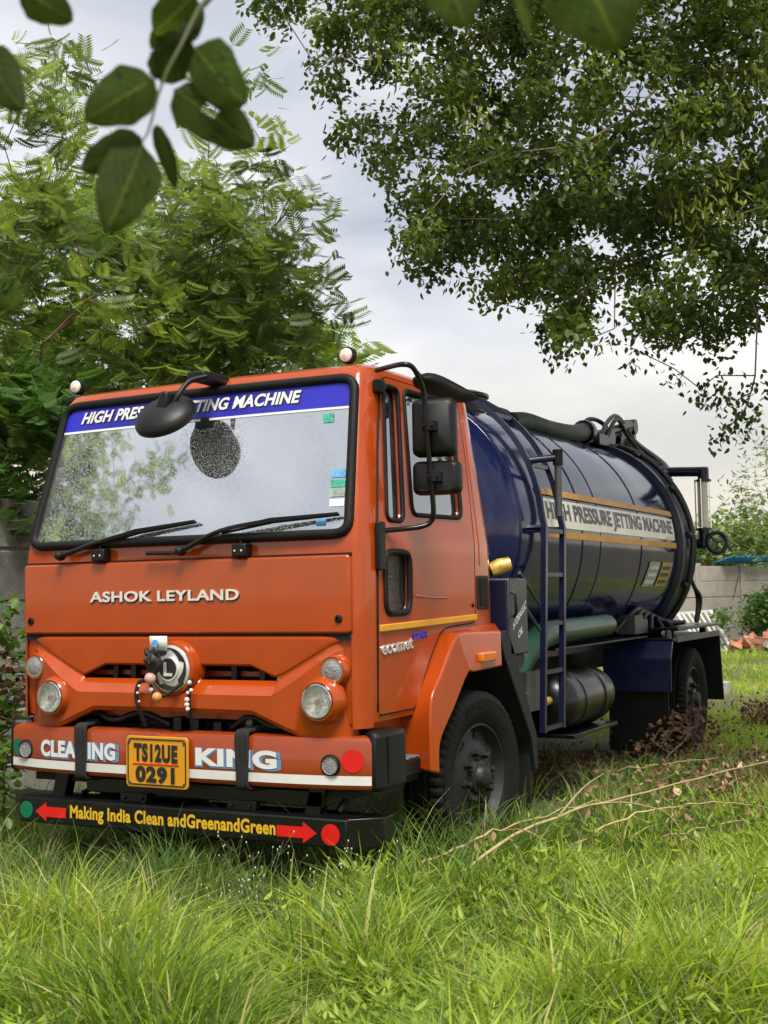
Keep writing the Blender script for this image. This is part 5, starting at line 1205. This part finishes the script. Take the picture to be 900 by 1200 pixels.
# tall arching tufts in front of the bumper corner and front wheel
rg = np.random.default_rng(40); c0 = np.array([onZ(px_, py_, 0) for px_, py_ in ((455, 1020), (480, 1030), (500, 1035), (520, 1030), (440, 1035), (545, 1020), (590, 1012), (410, 1040), (470, 1050), (350, 1045), (620, 985), (520, 1050), (495, 1060), (555, 1035), (575, 1025), (535, 1060), (460, 1035), (300, 1040), (380, 1050))])
tp_ = np.repeat(c0, 26, 0)+rg.normal(0, .06, (26*len(c0), 3))*np.array([1, 1, 0]); tp_[:, 2] = gz(tp_[:, 0], tp_[:, 1])-.01; n = len(tp_)
o = blades('tall_tufts', tp_, .30+.36*rg.random(n), .0045+.005*rg.random(n), .35+.65*rg.random(n), np.clip(rg.normal(.5, .2, n), 0, 1), 'grass_fine', 41); o['label'] = 'taller arching grass tufts in front of the bumper corner'
# thin seed-bearing stems standing out of the grass
P, px, py = ground_pts(1500, 950, 1380, seed=51); P = P[~(tyres(P) | under(P, -.1))]; n = len(P); rg = np.random.default_rng(52)
o = blades('seed_stems', P, .30+.28*rg.random(n), np.full(n, .0028), .2+.5*rg.random(n), np.where(rg.random(n) < .45, 1.0, .75), 'grass_fine', 53); o['label'] = 'thin straw-coloured seed stems standing out of the foreground grass'
P, px, py = ground_pts(900, 985, 1400, seed=55); P = P[(zone(P) > .3) & ~under(P, -.2)]; P = P[vnoise(P[:, 0], P[:, 1], 3.3, 11) > .48]; n = len(P); rg = np.random.default_rng(56); pc = []
q_ = np.repeat(P, 14, 0); m_ = len(q_); hh = np.repeat(.20+.22*rg.random(n), 14); fr = rg.random(m_); q_[:, 2] += hh*(.25+.75*fr); q_[:, :2] += rg.normal(0, .012, (m_, 2))
o = scatter('upright_weeds', np.array(LANCE)*np.array([1.25, 1, 1]), OVALF, q_, rotmats(rg.random(m_)*2*PI, .1+.8*rg.random(m_), rg.normal(0, .4, m_)), (.045+.05*rg.random(m_))*(1.15-.5*fr), np.clip(rg.normal(.40, .2, m_), 0, .9), 'grass_lush'); o['kind'] = 'stuff'; o['label'] = 'upright leafy weeds among the foreground grass'
# flowering weeds
def flower_weed(px, py, h, seed, label):
    b = onZ(px, py, 0); t = thing('flowering_weed', label, 'weed', (float(b[0]), float(b[1]), 0)); rg = np.random.default_rng(seed); parts = []; tips = []
    for s in range(7):
        e = b+np.array([rg.normal(0, .10), rg.normal(0, .10), h*(.7+.4*rg.random())]); mid = b*.5+e*.5+rg.normal(0, .02, 3); parts.append(tube_data([b, mid, e], [.0022, .0016, .001], 5, caps=False))
        for q in range(3):
            f_ = e+rg.normal(0, .028, 3)+np.array([0, 0, .01]); parts.append(tube_data([mid*.3+e*.7, f_], .0008, 4, caps=False)); tips.append(f_)
    V, F = merge(parts); mk('stem', V, F, 'twig_green', t, None, fix=False)
    fl = [tube_data([p+np.array([0, 0, -.005]), p, p+np.array([0, 0, .005])], [.0016, .0034, .0016], 6) for p in tips]
    V, F = merge(fl); o = mk('blossoms', V, F, 'flower_white', t, None); o['kind'] = 'stuff'
    q_ = np.repeat(b[None], 16, 0)+np.stack([rg.normal(0, .03, 16), rg.normal(0, .03, 16), h*.65*rg.random(16)], -1)
    scatter('leaves', LANCE, OVALF, q_, rotmats(rg.random(16)*2*PI, rg.random(16), rg.normal(0, .4, 16)), .05+.03*rg.random(16), rg.random(16)*.5+.2, 'grass_fine', t)
for k, (px, py, h, lb) in enumerate(((305, 1085, .36, 'small white-flowered weed below the red arrow of the guard bar'), (250, 1110, .30, 'white-flowered weed in the middle of the foreground, left of the lush grass'), (205, 1150, .26, 'white-flowered weed low in the left foreground'), (420, 1080, .34, 'white-flowered weed just below the red dot of the guard bar'), (845, 1115, .30, 'pale-flowered weed in the right foreground'), (790, 1105, .26, 'pale-flowered weed left of the one in the right foreground'), (350, 1120, .30, 'white-flowered weed in the centre foreground in front of the bumper'))):
    flower_weed(px, py, h, 200+k, lb)

# ================================================================== DRY STALKS, LITTER
def stalk(label, pts, z, r, seed, forks=()):
    rg = np.random.default_rng(seed); P = [Vector(onZ(x, y, zz)) for (x, y), zz in zip(pts, z)]
    t = thing('dry_stalk', label, 'stalk', (P[0].x, P[0].y, 0), 'dry stalks fallen across the grass')
    sp_ = smooth_path(P, 5); sp_ = [p+Vector(rg.normal(0, .008, 3)) for p in sp_]
    V, F = tube_data(sp_, [r, r*.9, r*.6, r*.35], 7); mk('stem', V, F, 'straw', t, 60)
    for a, b in forks:
        A = sp_[min(len(sp_)-1, int(a*len(sp_)))]; B = Vector(onZ(b[0], b[1], A.z+.02)); tube('side_stem', [A, A.lerp(B, .5)+Vector((0, 0, .03)), B], [r*.6, r*.45, r*.2], 'straw', t, 6, n=4)
    n = 9; pos = np.array([sp_[int(rg.random()*(len(sp_)-1))]+Vector((0, 0, -.01)) for _ in range(n)])
    scatter('dry_leaf', OVAL, OVALF, pos, rotmats(rg.random(n)*2*PI, -1.4+.6*rg.random(n), rg.normal(0, .6, n)), .05+.03*rg.random(n), .8+.2*rg.random(n), 'litter', t)['kind'] = 'stuff'
stalk('longest pale dry stalk reaching from the tufts up to the right edge', [(485, 1070), (550, 1015), (650, 957), (760, 927), (905, 890)], [.05, .18, .30, .32, .30], .010, 1, [(.5, (708, 906)), (.6, (780, 950))])
stalk('dry stalk crossing just below the front wheel', [(488, 1018), (545, 990), (605, 966), (695, 940)], [.12, .22, .28, .30], .008, 2, [(.6, (640, 985))])
stalk('arched dry stalk lying in the right of the grass', [(655, 1003), (708, 968), (770, 950), (835, 941), (905, 946)], [.06, .22, .26, .24, .18], .007, 3, [(.5, (800, 975))])
stalk('short dry stalk beside the dead leaves right of the rear wheel', [(700, 905), (765, 897), (842, 886)], [.10, .18, .16], .008, 4)
stalk('low dry stalk nearest the right edge of the grass', [(760, 985), (830, 968), (905, 952)], [.05, .14, .10], .006, 5)
def litter(name, label, pts, n, spread, zr, seed, L=(.03, .065), tm=.4):
    rg = np.random.default_rng(seed); c = np.array([onZ(*p, 0) for p in pts])[rg.integers(0, len(pts), n)]; P = c+rg.normal(0, 1, (n, 3))*np.array([spread, spread*1.5, 0]); P[:, 2] = gz(P[:, 0], P[:, 1])+zr*rg.random(n)**1.5+.01
    o = scatter(name, OVAL*np.array([1, 1, 3.5]), OVALF, P, rotmats(rg.random(n)*2*PI, rg.normal(0, .5, n), rg.normal(0, .9, n)), L[0]+(L[1]-L[0])*rg.random(n), np.clip(rg.normal(tm, .25, n), 0, 1), 'litter'); o['kind'] = 'stuff'; o['label'] = label
litter('dead_leaves', 'brown dead leaves scattered under the truck behind the front wheel', [(560, 900), (620, 900), (660, 890), (690, 905), (640, 920), (720, 900)], 650, .30, .05, 1, tm=.3)
litter('dead_leaves', 'dead leaves strewn in the grass at the right', [(880, 930), (850, 940), (800, 935), (760, 930), (890, 900), (740, 960), (840, 960)], 800, .18, .22, 2, tm=.55)
litter('dead_leaves', 'sparse dead leaves beside the rear wheel', [(860, 850), (880, 830), (840, 870), (800, 890)], 500, .35, .10, 3, tm=.3)
def dead_branch(label, base, polypx, d, n, seed):
    t = thing('dead_branch', label, 'branch', tuple(onZ(*base, 0))); q_ = np.random.default_rng(seed); E = unproj(sample_poly(polypx, n, q_), d[0]+(d[1]-d[0])*q_.random(n)); limbs('stem', onZ(*base, 0.02), E, 'bark', t, .003, .45, seed=seed, wob=.3)
    crown('withered_leaves', E, 16, .055, OVAL*np.array([1, 1, 4]), OVALF, 'litter', t, .09, seed, .22, .2, (-1.5, .3), .06, .1)
dead_branch('heap of withered brown branches against the rear wheel', (770, 905), [(690, 880), (720, 860), (770, 840), (800, 822), (828, 828), (838, 850), (800, 880), (740, 905)], (10.2, 11.6), 34, 7)
dead_branch('withered branch lying in the grass at the right edge', (890, 850), [(855, 835), (870, 820), (900, 810), (930, 820), (930, 845), (880, 842)], (13, 14), 22, 9)
dead_branch('dry brown stalks piled by the near wall left of the bumper', (8, 930), [(-25, 740), (8, 765), (20, 800), (24, 850), (5, 860), (-25, 850)], (7.6, 8.0), 12, 11)
